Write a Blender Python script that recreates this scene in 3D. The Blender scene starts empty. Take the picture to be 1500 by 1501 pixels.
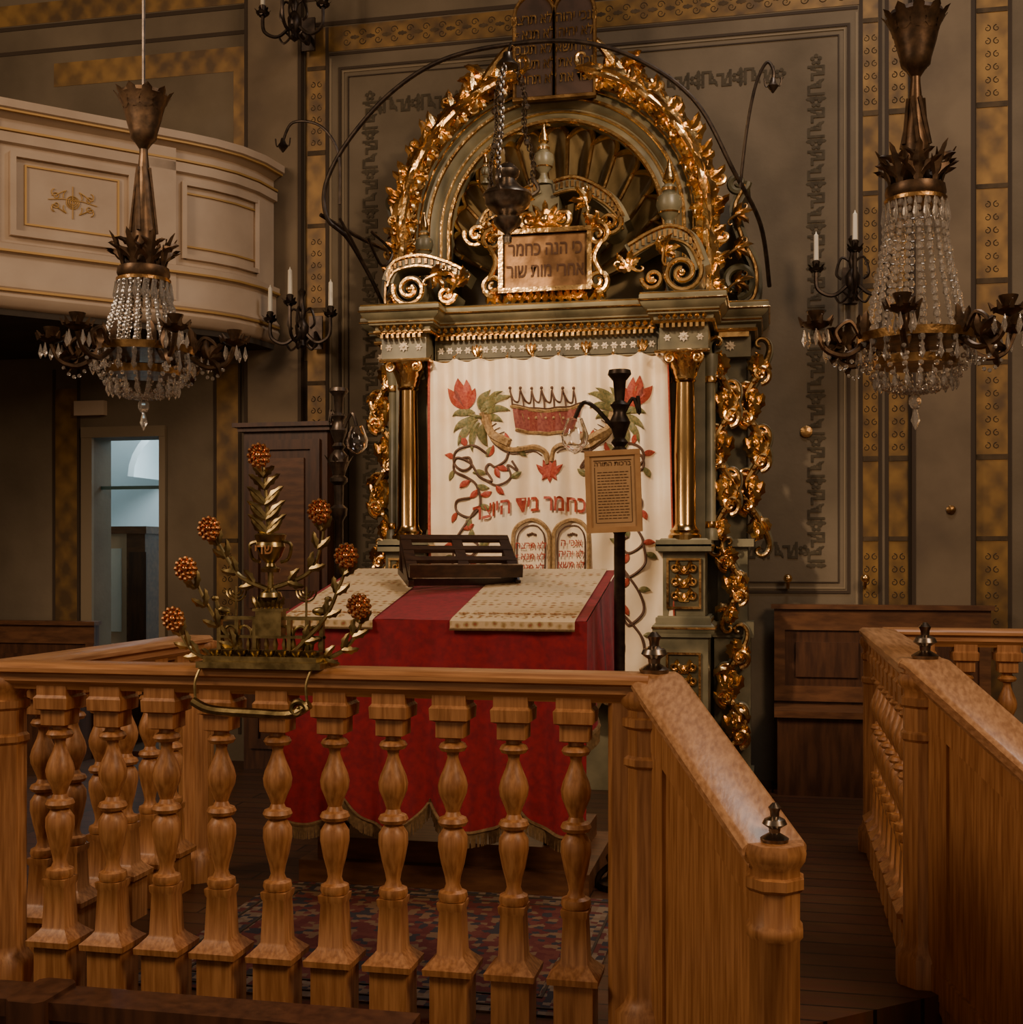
import bpy, math, random
from math import sin,cos,pi,radians,sqrt,atan2
from mathutils import Vector, Matrix
random.seed(7)
# ---------- survey calibration (room axes: X along ark wall, Y into room, Z up) ----------
F=1800.0; HZ=815.0; EYE=1.52; TH=radians(12); S_,C_=sin(TH),cos(TH)
def at(px,Y):
    u=(px-750)/F; t=Y/(C_+u*S_); return t*(-S_+u*C_), t
def X(px,Y): return at(px,Y)[0]
def xz(px,py,Y):
    x,t=at(px,Y); return x, EYE+(HZ-py)*t/F
def Zp(px,py,Y): return xz(px,py,Y)[1]

# ---------- materials ----------
MATS={}
def mat(name,c1,c2=None,rough=.6,metal=0,scale=6,stretch=(1,1,1),bump=0,bscale=None,detail=4,lo=.35,hi=.65,trans=0,emit=0,spec=.5,sheen=0,coat=0):
    m=bpy.data.materials.new(name); m.use_nodes=True; nt=m.node_tree; N=nt.nodes; L=nt.links
    b=N['Principled BSDF']; b.inputs['Roughness'].default_value=rough; b.inputs['Metallic'].default_value=metal
    b.inputs['Specular IOR Level'].default_value=spec
    b.inputs['Base Color'].default_value=(*c1,1)
    if trans: b.inputs['Transmission Weight'].default_value=trans
    if sheen: b.inputs['Sheen Weight'].default_value=sheen
    if coat: b.inputs['Coat Weight'].default_value=coat; b.inputs['Coat Roughness'].default_value=.3
    if c2 or bump:
        tc=N.new('ShaderNodeTexCoord'); mp=N.new('ShaderNodeMapping'); mp.inputs['Scale'].default_value=stretch
        L.new(tc.outputs['Object'],mp.inputs['Vector'])
        no=N.new('ShaderNodeTexNoise'); no.inputs['Scale'].default_value=scale; no.inputs['Detail'].default_value=detail
        L.new(mp.outputs['Vector'],no.inputs['Vector'])
        if c2:
            r=N.new('ShaderNodeValToRGB'); r.color_ramp.elements[0].position=lo; r.color_ramp.elements[1].position=hi
            r.color_ramp.elements[0].color=(*c1,1); r.color_ramp.elements[1].color=(*c2,1)
            L.new(no.outputs['Fac'],r.inputs['Fac']); L.new(r.outputs['Color'],b.inputs['Base Color'])
        if bump:
            src=no
            if bscale:
                src=N.new('ShaderNodeTexNoise'); src.inputs['Scale'].default_value=bscale; L.new(mp.outputs['Vector'],src.inputs['Vector'])
            bp=N.new('ShaderNodeBump'); bp.inputs['Strength'].default_value=bump; bp.inputs['Distance'].default_value=.01
            L.new(src.outputs['Fac'],bp.inputs['Height']); L.new(bp.outputs['Normal'],b.inputs['Normal'])
    MATS[name]=m; return m
mat('plaster',(.115,.088,.056),(.205,.160,.105),.9,scale=1.6,detail=9,bump=.15,bscale=30,lo=.3,hi=.7)
mat('plaster_pilaster',(.135,.10,.064),(.215,.16,.10),.9,scale=2,detail=8)
mat('stencil',(.055,.042,.024),(.085,.065,.038),.9,scale=20)
mat('band_scroll',(.055,.034,.015),(.10,.062,.026),.8,scale=12)
mat('line_dark',(.05,.032,.018),None,.8)
mat('line_light',(.24,.185,.115),None,.8)
mat('olive',(.085,.078,.045),(.24,.21,.125),.42,scale=5,detail=8,bump=.1,coat=.25,lo=.3,hi=.68)
mat('olive_dark',(.045,.038,.018),(.10,.085,.04),.5,scale=6,detail=6)
mat('shell_paint',(.15,.11,.05),(.29,.21,.10),.36,scale=5,detail=6)
mat('gold',(.34,.17,.055),(.95,.61,.25),.23,1,scale=7,bump=.35,bscale=30,detail=8,lo=.28,hi=.52)
mat('gold_dull',(.20,.11,.042),(.58,.35,.14),.34,1,scale=10,bump=.3,bscale=40,detail=7)
mat('gold_column',(.55,.36,.15),(.34,.20,.075),.2,1,scale=4,stretch=(4,4,.6))
mat('cartouche_gilt',(.36,.20,.09),(.17,.09,.04),.5,.85,scale=9,bump=.2,bscale=30)
mat('bronze',(.45,.34,.15),(.19,.14,.06),.34,1,scale=25,bump=.1)
mat('dark_bronze',(.15,.09,.05),(.07,.045,.028),.42,.8,scale=25,bump=.1)
mat('copper',(.90,.46,.20),(.55,.24,.09),.24,1,scale=30)
mat('iron',(.03,.022,.018),(.07,.05,.036),.4,.7,scale=20)
mat('silver',(.30,.25,.20),(.14,.11,.085),.32,1,scale=20)
mat('wood_v',(.29,.118,.036),(.50,.235,.085),.46,scale=12,stretch=(6,6,.35),detail=9,bump=.12,coat=.1)
mat('wood_h',(.30,.125,.038),(.52,.248,.090),.44,scale=12,stretch=(.35,6,6),detail=9,bump=.12,coat=.1)
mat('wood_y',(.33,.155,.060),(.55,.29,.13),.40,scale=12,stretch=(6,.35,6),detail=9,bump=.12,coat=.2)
mat('wood_dark',(.05,.019,.009),(.105,.042,.018),.4,scale=7,stretch=(4,4,.6),detail=6)
mat('wood_mid',(.09,.036,.015),(.17,.072,.028),.4,scale=7,stretch=(1,4,4),detail=6)
mat('wood_black',(.03,.014,.008),(.06,.028,.014),.3,scale=9,stretch=(1,5,5))
mat('balcony_white',(.48,.36,.25),(.58,.45,.32),.55,scale=3,detail=5)
mat('balcony_line',(.50,.30,.09),None,.5,.3)
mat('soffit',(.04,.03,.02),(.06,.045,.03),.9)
mat('satin',(.86,.68,.45),(.93,.78,.57),.34,scale=5,sheen=.3,bump=.05,bscale=200)
mat('emb_red',(.26,.022,.012),(.40,.07,.03),.6,scale=80)
mat('emb_purple',(.17,.025,.02),(.26,.07,.045),.6,scale=60)
mat('emb_green',(.09,.10,.03),(.24,.19,.07),.6,scale=60)
mat('emb_brown',(.20,.115,.045),(.40,.25,.10),.6,scale=60)
mat('emb_dark',(.09,.04,.02),None,.7)
mat('velvet',(.21,.001,.008),(.33,.002,.014),.7,scale=30,sheen=.12,detail=6)
mat('fringe',(.15,.09,.035),(.25,.15,.06),.8,scale=60)
mat('candle',(.85,.78,.62),None,.5)
mat('paper',(.52,.32,.15),(.45,.27,.12),.8,scale=10)
mat('ink',(.08,.035,.015),None,.8)
mat('frame_wood',(.42,.22,.085),(.52,.30,.12),.4,scale=10)
mat('crystal',(.82,.78,.72),None,.08,trans=.82,spec=.8)
mat('glass',(.92,.92,.95),None,.03,trans=1.0)
mat('tablet',(.035,.018,.01),(.06,.03,.018),.5,scale=10)
mat('cool_plaster',(.62,.70,.72),(.70,.77,.78),.9,scale=2)
mat('ceiling',(.12,.09,.06),(.16,.12,.08),.9)
mat('teal',(.05,.12,.12),None,.5)
mat('rosette_white',(.66,.56,.42),None,.5)

def pattern_mat(name,ca,cb,cc,kx,kz):
    m=bpy.data.materials.new(name); m.use_nodes=True; nt=m.node_tree;N=nt.nodes;L=nt.links
    b=N['Principled BSDF']; b.inputs['Roughness'].default_value=.5; b.inputs['Metallic'].default_value=.25
    tc=N.new('ShaderNodeTexCoord'); 
    dn=N.new('ShaderNodeTexNoise'); dn.inputs['Scale'].default_value=9; L.new(tc.outputs['Object'],dn.inputs['Vector'])
    vm=N.new('ShaderNodeVectorMath'); vm.operation='MULTIPLY_ADD'; vm.inputs[1].default_value=(.16,.16,.16); L.new(dn.outputs['Color'],vm.inputs[0]); L.new(tc.outputs['Object'],vm.inputs[2])
    sp=N.new('ShaderNodeSeparateXYZ'); L.new(vm.outputs[0],sp.inputs[0])
    def M(op,a,b_=None):
        n=N.new('ShaderNodeMath'); n.operation=op
        L.new(a,n.inputs[0])
        if b_ is not None:
            L.new(b_,n.inputs[1]) if not isinstance(b_,(int,float)) else setattr(n.inputs[1],'default_value',b_)
        return n.outputs[0]
    sx=M('SINE',M('MULTIPLY',sp.outputs[0],kx)); sz=M('SINE',M('MULTIPLY',sp.outputs[2],kz))
    f=M('MULTIPLY',sx,sz)
    r=N.new('ShaderNodeValToRGB'); e=r.color_ramp.elements; e[0].position=.20;e[0].color=(*ca,1);e[1].position=.85;e[1].color=(*cc,1)
    x=e.new(.5); x.color=(*cb,1)
    ad=M('ADD',M('MULTIPLY',f,.22),.5); no=N.new('ShaderNodeTexNoise'); no.inputs['Scale'].default_value=1.8; no.inputs['Detail'].default_value=8; L.new(tc.outputs['Object'],no.inputs['Vector'])
    ad=M('ADD',ad,M('MULTIPLY',M('SUBTRACT',no.outputs['Fac'],.5),1.3))
    L.new(ad,r.inputs['Fac']); L.new(r.outputs['Color'],b.inputs['Base Color']); MATS[name]=m
pattern_mat('band_gold',(.10,.058,.022),(.20,.112,.030),(.32,.18,.045),34,26)
def rug_mat(name,cols,sc,rand=1.0):
    m=bpy.data.materials.new(name); m.use_nodes=True; nt=m.node_tree;N=nt.nodes;L=nt.links
    b=N['Principled BSDF']; b.inputs['Roughness'].default_value=.9
    tc=N.new('ShaderNodeTexCoord'); v=N.new('ShaderNodeTexVoronoi'); v.distance='MANHATTAN'; v.inputs['Scale'].default_value=sc; v.inputs['Randomness'].default_value=rand
    L.new(tc.outputs['Object'],v.inputs['Vector']); s=N.new('ShaderNodeSeparateColor'); L.new(v.outputs['Color'],s.inputs[0])
    r=N.new('ShaderNodeValToRGB'); r.color_ramp.interpolation='CONSTANT'; e=r.color_ramp.elements
    e[0].color=(*cols[0],1); e[1].position=1/len(cols); e[1].color=(*cols[1],1)
    for i in range(2,len(cols)):
        x=e.new(i/len(cols)); x.color=(*cols[i],1)
    L.new(s.outputs[0],r.inputs['Fac']); L.new(r.outputs['Color'],b.inputs['Base Color']); MATS[name]=m
rug_mat('rug_field',[(.10,.015,.012),(.13,.03,.02),(.03,.025,.03),(.18,.10,.05),(.11,.02,.015)],30,.5)
rug_mat('rug_border',[(.16,.10,.06),(.10,.02,.015),(.03,.025,.03),(.20,.14,.09)],36,.2)
def brocade(name):
    m=bpy.data.materials.new(name); m.use_nodes=True; nt=m.node_tree;N=nt.nodes;L=nt.links
    b=N['Principled BSDF']; b.inputs['Roughness'].default_value=.5
    tc=N.new('ShaderNodeTexCoord'); v=N.new('ShaderNodeTexVoronoi'); v.inputs['Scale'].default_value=24; v.inputs['Randomness'].default_value=.35
    L.new(tc.outputs['Object'],v.inputs['Vector'])
    no=N.new('ShaderNodeTexNoise'); no.inputs['Scale'].default_value=55; L.new(tc.outputs['Object'],no.inputs['Vector'])
    a=N.new('ShaderNodeMath'); a.operation='MULTIPLY_ADD'; a.inputs[1].default_value=.35; L.new(no.outputs['Fac'],a.inputs[0]); L.new(v.outputs['Distance'],a.inputs[2])
    r=N.new('ShaderNodeValToRGB'); e=r.color_ramp.elements; e[0].position=.30; e[0].color=(.40,.12,.06,1); e[1].position=.60; e[1].color=(.76,.58,.35,1)
    x=e.new(.38); x.color=(.40,.26,.09,1); y=e.new(.47); y.color=(.58,.42,.20,1)
    L.new(a.outputs[0],r.inputs['Fac']); L.new(r.outputs['Color'],b.inputs['Base Color']); MATS[name]=m
brocade('brocade')
def boards(name,c1,c2):
    m=bpy.data.materials.new(name); m.use_nodes=True; nt=m.node_tree;N=nt.nodes;L=nt.links
    b=N['Principled BSDF']; b.inputs['Roughness'].default_value=.4
    tc=N.new('ShaderNodeTexCoord'); br=N.new('ShaderNodeTexBrick'); br.inputs['Scale'].default_value=1; br.inputs['Brick Width'].default_value=1.6; br.inputs['Row Height'].default_value=.14
    br.inputs['Mortar Size'].default_value=.006; br.inputs['Color1'].default_value=(*c1,1); br.inputs['Color2'].default_value=(*c2,1); br.inputs['Mortar'].default_value=(.01,.006,.004,1)
    L.new(tc.outputs['Object'],br.inputs['Vector'])
    mp=N.new('ShaderNodeMapping'); mp.inputs['Scale'].default_value=(1,12,1); no=N.new('ShaderNodeTexNoise'); no.inputs['Scale'].default_value=4; no.inputs['Detail'].default_value=6
    L.new(tc.outputs['Object'],mp.inputs[0]); L.new(mp.outputs[0],no.inputs['Vector'])
    mx=N.new('ShaderNodeMix'); mx.data_type='RGBA'; mx.blend_type='MULTIPLY'; mx.inputs[0].default_value=.7
    L.new(br.outputs['Color'],mx.inputs[6]); L.new(no.outputs['Color'],mx.inputs[7]); L.new(mx.outputs[2],b.inputs['Base Color']); MATS[name]=m
boards('floor_boards',(.14,.055,.022),(.09,.035,.015))

# ---------- mesh builder ----------
def smooth(pts,n=8):
    P=[Vector(p) for p in pts]; out=[]
    for i in range(len(P)-1):
        p0=P[max(i-1,0)];p1=P[i];p2=P[i+1];p3=P[min(i+2,len(P)-1)]
        for k in range(n):
            t=k/n; out.append(.5*((2*p1)+(-p0+p2)*t+(2*p0-5*p1+4*p2-p3)*t*t+(-p0+3*p1-3*p2+p3)*t**3))
    out.append(P[-1]); return out
OBJS=[]
class Obj:
    def __init__(s,name,loc=(0,0,0)):
        s.name=name; s.loc=Vector(loc); s.parts={}; s.cur=None; s.T=Matrix.Identity(4); OBJS.append(s)
    def p(s,part,m):
        s.cur=s.parts.setdefault(part,[[],[],m]); return s
    def add(s,vs,fs):
        V,Fc,_=s.cur; n=len(V); T=s.T
        V.extend(T@Vector(v) for v in vs); Fc.extend(tuple(i+n for i in f) for f in fs)
    def box(s,x0,x1,y0,y1,z0,z1,c=0):
        if c:
            c=min(c,(x1-x0)/2.01,(y1-y0)/2.01)
            s.prismz([(x0+c,y0),(x1-c,y0),(x1,y0+c),(x1,y1-c),(x1-c,y1),(x0+c,y1),(x0,y1-c),(x0,y0+c)],z0,z1); return
        s.add([(x,y,z) for x in(x0,x1) for y in(y0,y1) for z in(z0,z1)],[(0,1,3,2),(4,6,7,5),(0,4,5,1),(2,3,7,6),(0,2,6,4),(1,5,7,3)])
    def prism(s,poly,y0,y1):
        n=len(poly); s.add([(a,y0,b) for a,b in poly]+[(a,y1,b) for a,b in poly],[tuple(range(n)),tuple(range(2*n-1,n-1,-1))]+[(i,i+n,(i+1)%n+n,(i+1)%n) for i in range(n)])
    def prismz(s,poly,z0,z1):
        n=len(poly); s.add([(a,b,z0) for a,b in poly]+[(a,b,z1) for a,b in poly],[tuple(range(n-1,-1,-1)),tuple(range(n,2*n))]+[(i,(i+1)%n,(i+1)%n+n,i+n) for i in range(n)])
    def lathe(s,prof,c=(0,0,0),n=16,rot=0,k=1.0):
        vs=[];fs=[];m=len(prof)
        for z,r in prof:
            for i in range(n):
                a=2*pi*i/n+rot; vs.append((c[0]+r*k*cos(a),c[1]+r*k*sin(a),c[2]+z))
        for j in range(m-1):
            for i in range(n):
                fs.append((j*n+i,j*n+(i+1)%n,(j+1)*n+(i+1)%n,(j+1)*n+i))
        fs.append(tuple(range(n-1,-1,-1))); fs.append(tuple((m-1)*n+i for i in range(n))); s.add(vs,fs)
    def sq(s,prof,c): s.lathe(prof,c,4,pi/4,sqrt(2))
    def ball(s,c,r,n=8,sx=1,sy=1,sz=1):
        m=max(4,n//2+1); vs=[];fs=[]
        for j in range(1,m):
            b=pi*j/m
            for i in range(n):
                a=2*pi*i/n; vs.append((c[0]+r*sx*sin(b)*cos(a),c[1]+r*sy*sin(b)*sin(a),c[2]+r*sz*cos(b)))
        top=len(vs);vs.append((c[0],c[1],c[2]+r*sz));vs.append((c[0],c[1],c[2]-r*sz))
        for j in range(m-2):
            for i in range(n): fs.append((j*n+i,(j+1)*n+i,(j+1)*n+(i+1)%n,j*n+(i+1)%n))
        for i in range(n): fs.append((top,i,(i+1)%n)); fs.append((top+1,(m-2)*n+(i+1)%n,(m-2)*n+i))
        s.add(vs,fs)
    def tube(s,pts,r,n=7,sm=0,closed=False):
        P=smooth(pts,sm) if sm else [Vector(p) for p in pts]
        N=len(P)
        if callable(r): R=[r(i/(N-1)) for i in range(N)]
        elif isinstance(r,(list,tuple)): R=[r[0]+(r[1]-r[0])*i/(N-1) for i in range(N)]
        else: R=[r]*N
        vs=[];fs=[];nrm=None
        for i in range(N):
            if closed: t=P[(i+1)%N]-P[i-1]
            else: t=P[min(i+1,N-1)]-P[max(i-1,0)]
            if t.length<1e-9: t=Vector((0,0,1))
            t.normalize()
            if nrm is None:
                a=Vector((0,1,0)) if abs(t.y)<.9 else Vector((1,0,0)); nrm=t.cross(a).normalized()
            else:
                nrm=nrm-t*nrm.dot(t)
                if nrm.length<1e-6: nrm=t.cross(Vector((0,1,0.01)))
                nrm.normalize()
            b=t.cross(nrm)
            for k in range(n):
                a=2*pi*k/n; vs.append(P[i]+(nrm*cos(a)+b*sin(a))*R[i])
        for i in range(N if closed else N-1):
            j=(i+1)%N
            for k in range(n): fs.append((i*n+k,i*n+(k+1)%n,j*n+(k+1)%n,j*n+k))
        if not closed: fs.append(tuple(range(n-1,-1,-1))); fs.append(tuple((N-1)*n+k for k in range(n)))
        s.add(vs,fs)
    def sweep(s,path,prof,up=(0,0,1),closed=False):
        P=[Vector(p) for p in path]; up=Vector(up); N=len(P); m=len(prof); vs=[];fs=[]
        for i in range(N):
            if closed: d0=P[i]-P[i-1]; d1=P[(i+1)%N]-P[i]
            else:
                d1=P[min(i+1,N-1)]-P[min(i,N-2)]; d0=P[max(i,1)]-P[max(i-1,0)]
            n0=d0.cross(up).normalized(); n1=d1.cross(up).normalized(); nn=(n0+n1).normalized(); nn=nn/max(.4,nn.dot(n1))
            for a,b in prof: vs.append(P[i]+nn*a+up*b)
        for i in range(N if closed else N-1):
            j=(i+1)%N
            for k in range(m): fs.append((i*m+k,i*m+(k+1)%m,j*m+(k+1)%m,j*m+k))
        if not closed: fs.append(tuple(range(m-1,-1,-1))); fs.append(tuple((N-1)*m+k for k in range(m)))
        s.add(vs,fs)
    def leaf(s,x,z,y,ang,L,W,k=0,b=.02,n=6,tip=0):
        vs=[];fs=[];a=ang;px,pz=x,z
        for i in range(n+1):
            t=i/n; w=W*.5*(sin(pi*min(1,t*.92+.08))**.8 if t<1 else 0.02)
            if i%2==1: w*=1.2
            else: w*=.8
            qx,qz=-sin(a),cos(a); yy=y-tip*t*t
            vs+= [(px+qx*w,yy,pz+qz*w),(px,yy-b*sin(pi*(t*.8+.1)),pz),(px-qx*w,yy,pz-qz*w)]
            px+=cos(a)*L/n; pz+=sin(a)*L/n; a+=k/n
        for i in range(n):
            q=i*3; fs+=[(q,q+1,q+4,q+3),(q+1,q+2,q+5,q+4)]
        s.add(vs,fs)
    def spiral(s,x,z,y,r0,r1,a0,turns,t0,t1=None,n=7,yd=0):
        t1=t0 if t1 is None else t1; N=int(abs(turns)*18)+2
        s.tube([(x+(r0+(r1-r0)*i/N)*cos(a0+2*pi*turns*i/N),y-yd*i/N,z+(r0+(r1-r0)*i/N)*sin(a0+2*pi*turns*i/N)) for i in range(N+1)],(t0,t1),n)
    def scurve(s,x,z,y,th0,Ls,c,kind,r0,bump=.03,n=7):
        """classical S (kind 'S') or C scroll with coiled ends, centred on x,z"""
        H=34; h=Ls/2/H
        def half(sg):
            px,pz=x,z; out=[]
            for i in range(1,H+1):
                u=sg*(i-.5)/H; th=th0+(c*u**4 if kind=='S' else c*u*abs(u)**3)
                px+=sg*cos(th)*h; pz+=sg*sin(th)*h; uu=abs(u); out.append((px,y-bump*(1-uu)-bump*.8*max(0,uu-.6),pz))
            return out
        A=half(-1)[::-1]; B=half(1); P=A+[(x,y-bump,z)]+B
        s.tube(P,lambda t:r0*(1-.62*abs(2*t-1)),n)
        return P
    def band(s,pts2,th,y0,y1):
        s.sweep([(a,0,b) for a,b in pts2],[(-th/2,y0),(th/2,y0),(th/2,y1),(-th/2,y1)],(0,1,0))
    def grid(s,fn,nu,nv,flip=False):
        vs=[fn(i/nu,j/nv) for j in range(nv+1) for i in range(nu+1)]; w=nu+1
        s.add(vs,[(j*w+i,j*w+i+1,(j+1)*w+i+1,(j+1)*w+i) for j in range(nv) for i in range(nu)])
    def text(s,txt,size,fn,off=0):
        cu=bpy.data.curves.new('t','FONT'); cu.body=txt; cu.size=size; cu.align_x='CENTER'; cu.resolution_u=3; cu.offset=off
        ob=bpy.data.objects.new('t',cu); bpy.context.scene.collection.objects.link(ob); bpy.context.view_layer.update()
        me=bpy.data.meshes.new_from_object(ob.evaluated_get(bpy.context.evaluated_depsgraph_get()))
        vs=[fn(v.co.x,v.co.y) for v in me.vertices]; fs=[tuple(p.vertices) for p in me.polygons]
        bpy.data.objects.remove(ob); bpy.data.meshes.remove(me)
        if vs: s.add(vs,fs)
    def finish(s):
        col=bpy.context.scene.collection; root=None
        if len(s.parts)>1:
            root=bpy.data.objects.new(s.name,None); root.location=s.loc; root.empty_display_size=.1; col.objects.link(root)
        for pn,(V,Fc,m) in s.parts.items():
            if not V: continue
            me=bpy.data.meshes.new(pn if root else s.name); me.from_pydata([tuple(v-s.loc) for v in V],[],Fc); me.validate()
            me.materials.append(MATS[m]); me.polygons.foreach_set('use_smooth',[True]*len(me.polygons))
            try: me.set_sharp_from_angle(angle=radians(38))
            except Exception: pass
            me.update(); ob=bpy.data.objects.new(pn if root else s.name,me); col.objects.link(ob)
            if root: ob.parent=root
            else: ob.location=s.loc
def heb(s): return s[::-1]

# =====================  ROOM SHELL  =====================
WY=8.5
xd0,xd1=X(138,WY),X(236,WY); DH=2.42
o=Obj('wall_back',(0,WY,0)); o.p('wall','plaster')
o.box(-8,xd0,WY,WY+.25,-.0,7); o.box(xd1,5,WY,WY+.25,0,7); o.box(xd0,xd1,WY,WY+.25,DH,7)
o.p('pilasters','plaster_pilaster')
for a,b in((366,444),(1338,1424)):
    o.box(X(a,WY),X(b,WY),WY-.06,WY+.01,0,5.9)
o.p('painted_bands','band_gold')
def wb(x0,x1,z0,z1,d=.004): o.box(x0,x1,WY-d,WY+.001,z0,z1)
bl0,bl1=X(449,WY),X(480,WY); br0,br1=X(1262,WY),X(1290,WY)
wb(bl0,bl1,.2,5.38); wb(br0,br1,.2,5.38); wb(bl1,br0,5.20,5.38); wb(X(1300,WY),X(1334,WY),.2,5.38,.003)
wb(X(1428,WY),X(1480,WY),.2,5.37)
wb(X(316,WY),X(352,WY),.6,2.95); wb(X(80,WY),X(116,WY),.9,2.8)
wb(X(343,WY),X(366,WY),4.1,5.12); wb(X(80,WY),X(366,WY),5.12,5.3,.0035)
wb(-7,4.8,5.62,5.78,.003)
o.p('painted_lines_dark','line_dark')
def rect(x0,x1,z0,z1,w,d=.008):
    wb(x0,x1,z0,z0+w,d); wb(x0,x1,z1-w,z1,d); wb(x0,x0+w,z0+w,z1-w,d); wb(x1-w,x1,z0+w,z1-w,d)
fx0,fx1=X(497,WY),X(1246,WY)
rect(fx0,fx1,1.27,5.08,.018); rect(fx0+.07,fx1-.07,1.34,5.01,.008)
for xx in (bl0,bl1,br0,br1,X(1300,WY),X(1334,WY),X(1428,WY),X(1480,WY),X(316,WY),X(352,WY),X(80,WY),X(116,WY)):
    wb(xx-.012,xx+.012,.2,5.38 if xx>-3.3 else 2.95,.006)
wb(-7,4.8,5.39,5.42,.0055); wb(bl1+.02,br0-.02,5.17,5.19,.005); wb(-7,4.8,5.58,5.61,.006)
for xx in (X(366,WY),X(444,WY),X(1338,WY),X(1424,WY)): o.box(xx-.012,xx+.012,WY-.066,WY,0,5.9)
o.p('painted_blocks','band_scroll')
for xa,xb in((bl0,bl1),(br0,br1),(X(1300,WY),X(1334,WY)),(X(1428,WY),X(1480,WY)),(X(316,WY),X(352,WY))):
    for k in range(4): 
        z=1.0+k*1.15
        if xa<-3.5 and z>2.0: break
        wb(xa+.014,xb-.014,z,z+.035,.009); wb(xa+.014,xb-.014,z+.62,z+.65,.009)
        for q in range(6):
            zz=z+.09+q*.085; 
            for sg in(-1,1): o.spiral((xa+xb)/2+sg*.028,zz,WY-.004,.022,.006,pi/2,sg*1.1,.004,.002,4)
xx=bl1+.15
while xx<br0-.1:
    for sg in(-1,1): o.spiral(xx,5.29+sg*.03,WY-.004,.028,.006,0,sg*1.2,.004,.002,4)
    o.leaf(xx+.03,5.29,WY-.006,0,.07,.03,b=.001); xx+=.12
o.p('painted_lines_light','line_light')
rect(fx0+.03,fx1-.03,1.30,5.05,.010,.007); wb(bl1+.02,bl1+.035,.3,5.15,.005); wb(br0-.035,br0-.02,.3,5.15,.005)
o.p('stencil_ornament','stencil')
def motif(cx,cz,ang):
    M0=o.T; o.T=Matrix.Translation((cx,WY-.003,cz))@Matrix.Rotation(-ang,4,'Y')@Matrix.Scale(1.12,4)
    for x0,x1,z0,z1 in((-.09,-.075,-.05,.035),(-.09,-.03,.035,.05),(-.045,-.03,-.03,.035),(-.03,.0,-.03,-.015),(.03,.045,-.035,.03),(.03,.075,-.05,-.035),(.075,.09,-.05,.05),(0,.03,.015,.03)):
        o.box(x0,x1,-.002,.001,z0,z1)
    for q in range(5):
        a=q*2*pi/5; o.prism([(.125+.022*cos(a)+.013*cos(w*pi/3),.022*sin(a)+.013*sin(w*pi/3)) for w in range(6)],-.002-.0002*q,.001)
    for sg in(-1,1):
        o.leaf(-.11,0,0,sg*pi/2,.06,.03,b=.001); o.leaf(-.02,0.0,0,sg*pi/2+.5,.055,.02,b=.001); o.leaf(.06,0.0,0,sg*pi/2-.5,.055,.02,b=.001)
    o.T=M0
sx0,sx1,sz0,sz1=fx0+.24,fx1-.22,1.58,4.78
z=sz0
while z<sz1: motif(sx0,z,pi/2); motif(sx1,z,pi/2); z+=.285
x=sx0+.2
while x<sx1-.1: motif(x,sz1,0); x+=.285
for x in (sx1-.5,sx1-.22,sx0+.22): motif(x,sz0-.02,0)
o.p('wall_knob','gold_dull')
kx,kz=xz(1182,633,WY); o.T=Matrix.Translation((kx,WY,kz))@Matrix.Rotation(pi/2,4,'X'); o.lathe([(0,.04),(.012,.04),(.02,.02)]); 
kx,kz=xz(1392,748,WY); o.T=Matrix.Translation((kx,WY-.06,kz))@Matrix.Rotation(pi/2,4,'X'); o.lathe([(0,.03),(.012,.03),(.02,.015)]); o.T=Matrix.Identity(4)

o=Obj('wall_left',(-8,2,0)); o.p('w','plaster'); o.box(-8.2,-8,-4,WY+.25,-.34,7)
o=Obj('wall_right',(5,2,0)); o.p('w','plaster'); o.box(5,5.2,-4,WY+.25,-.34,7)
o=Obj('ceiling',(0,2,7)); o.p('w','ceiling'); o.box(-8.2,5.2,-4,WY+.25,7,7.2)
o=Obj('floor',(0,4,0)); o.p('platform_boards','floor_boards')
o.prismz([(-8,3.70),(-.36,3.70),(.6,4.5),(5,4.5),(5,WY),(-8,WY)],-.34,0)
o.prismz([(-.36,3.70),(-.18,3.40),(.72,4.1),(.6,4.5)],-.34,-.17)
o.p('lower_boards','floor_boards'); o.box(-8,5,-4,WY,-.5,-.34)
o=Obj('door_1',((xd0+xd1)/2,WY,0)); o.p('architrave','line_light')
for a,b in((xd0-.09,xd0),(xd1,xd1+.05)): o.box(a,b,WY-.03,WY+.0,0,DH)
o.box(xd0-.09,xd1+.05,WY-.035,WY,DH,DH+.08)
o.p('lintel_sign','balcony_white'); sx,sz=xz(140,600,WY); o.box(sx-.15,sx+.1,WY-.05,WY-.0,sz-.05,sz+.06)
o.p('curtain_rod','teal'); zz=Zp(190,716,WY); o.box(xd0,xd1,WY+.1,WY+.12,zz,zz+.025)
o.p('half_open_leaf','wood_mid')
zt=Zp(190,782,WY+.6)
o.box(X(186,9.2),X(222,9.3),9.2,9.5,0,zt); o.box(X(150,9.15),X(228,9.3),9.15,9.5,zt,zt+.06)
o.p('leaf_panels','wood_dark'); o.box(X(190,9.2),X(216,9.2),9.185,9.2,.2,zt-.15)
o.p('white_leaf','balcony_white'); o.box(X(150,9.2),X(186,9.2),9.2,9.24,0,zt)
o.p('white_leaf_mouldings','cool_plaster')
for z0,z1 in((.2,.8),(.9,zt-.12)): o.box(X(158,9.19),X(178,9.19),9.185,9.2,z0,z1)
o=Obj('wall_anteroom',(-4.8,10.5,0)); o.p('w','cool_plaster')
o.box(-8,-3,11,11.1,0,3.4); o.box(-8,-7.9,8.75,11,0,3.4); o.box(-3.1,-3,8.75,11,0,3.4); o.box(-8,-3,8.75,11.1,3.4,3.5)
o.p('anteroom_floor','floor_boards'); o.box(-8,-3,8.75,11,-.1,0)
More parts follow.
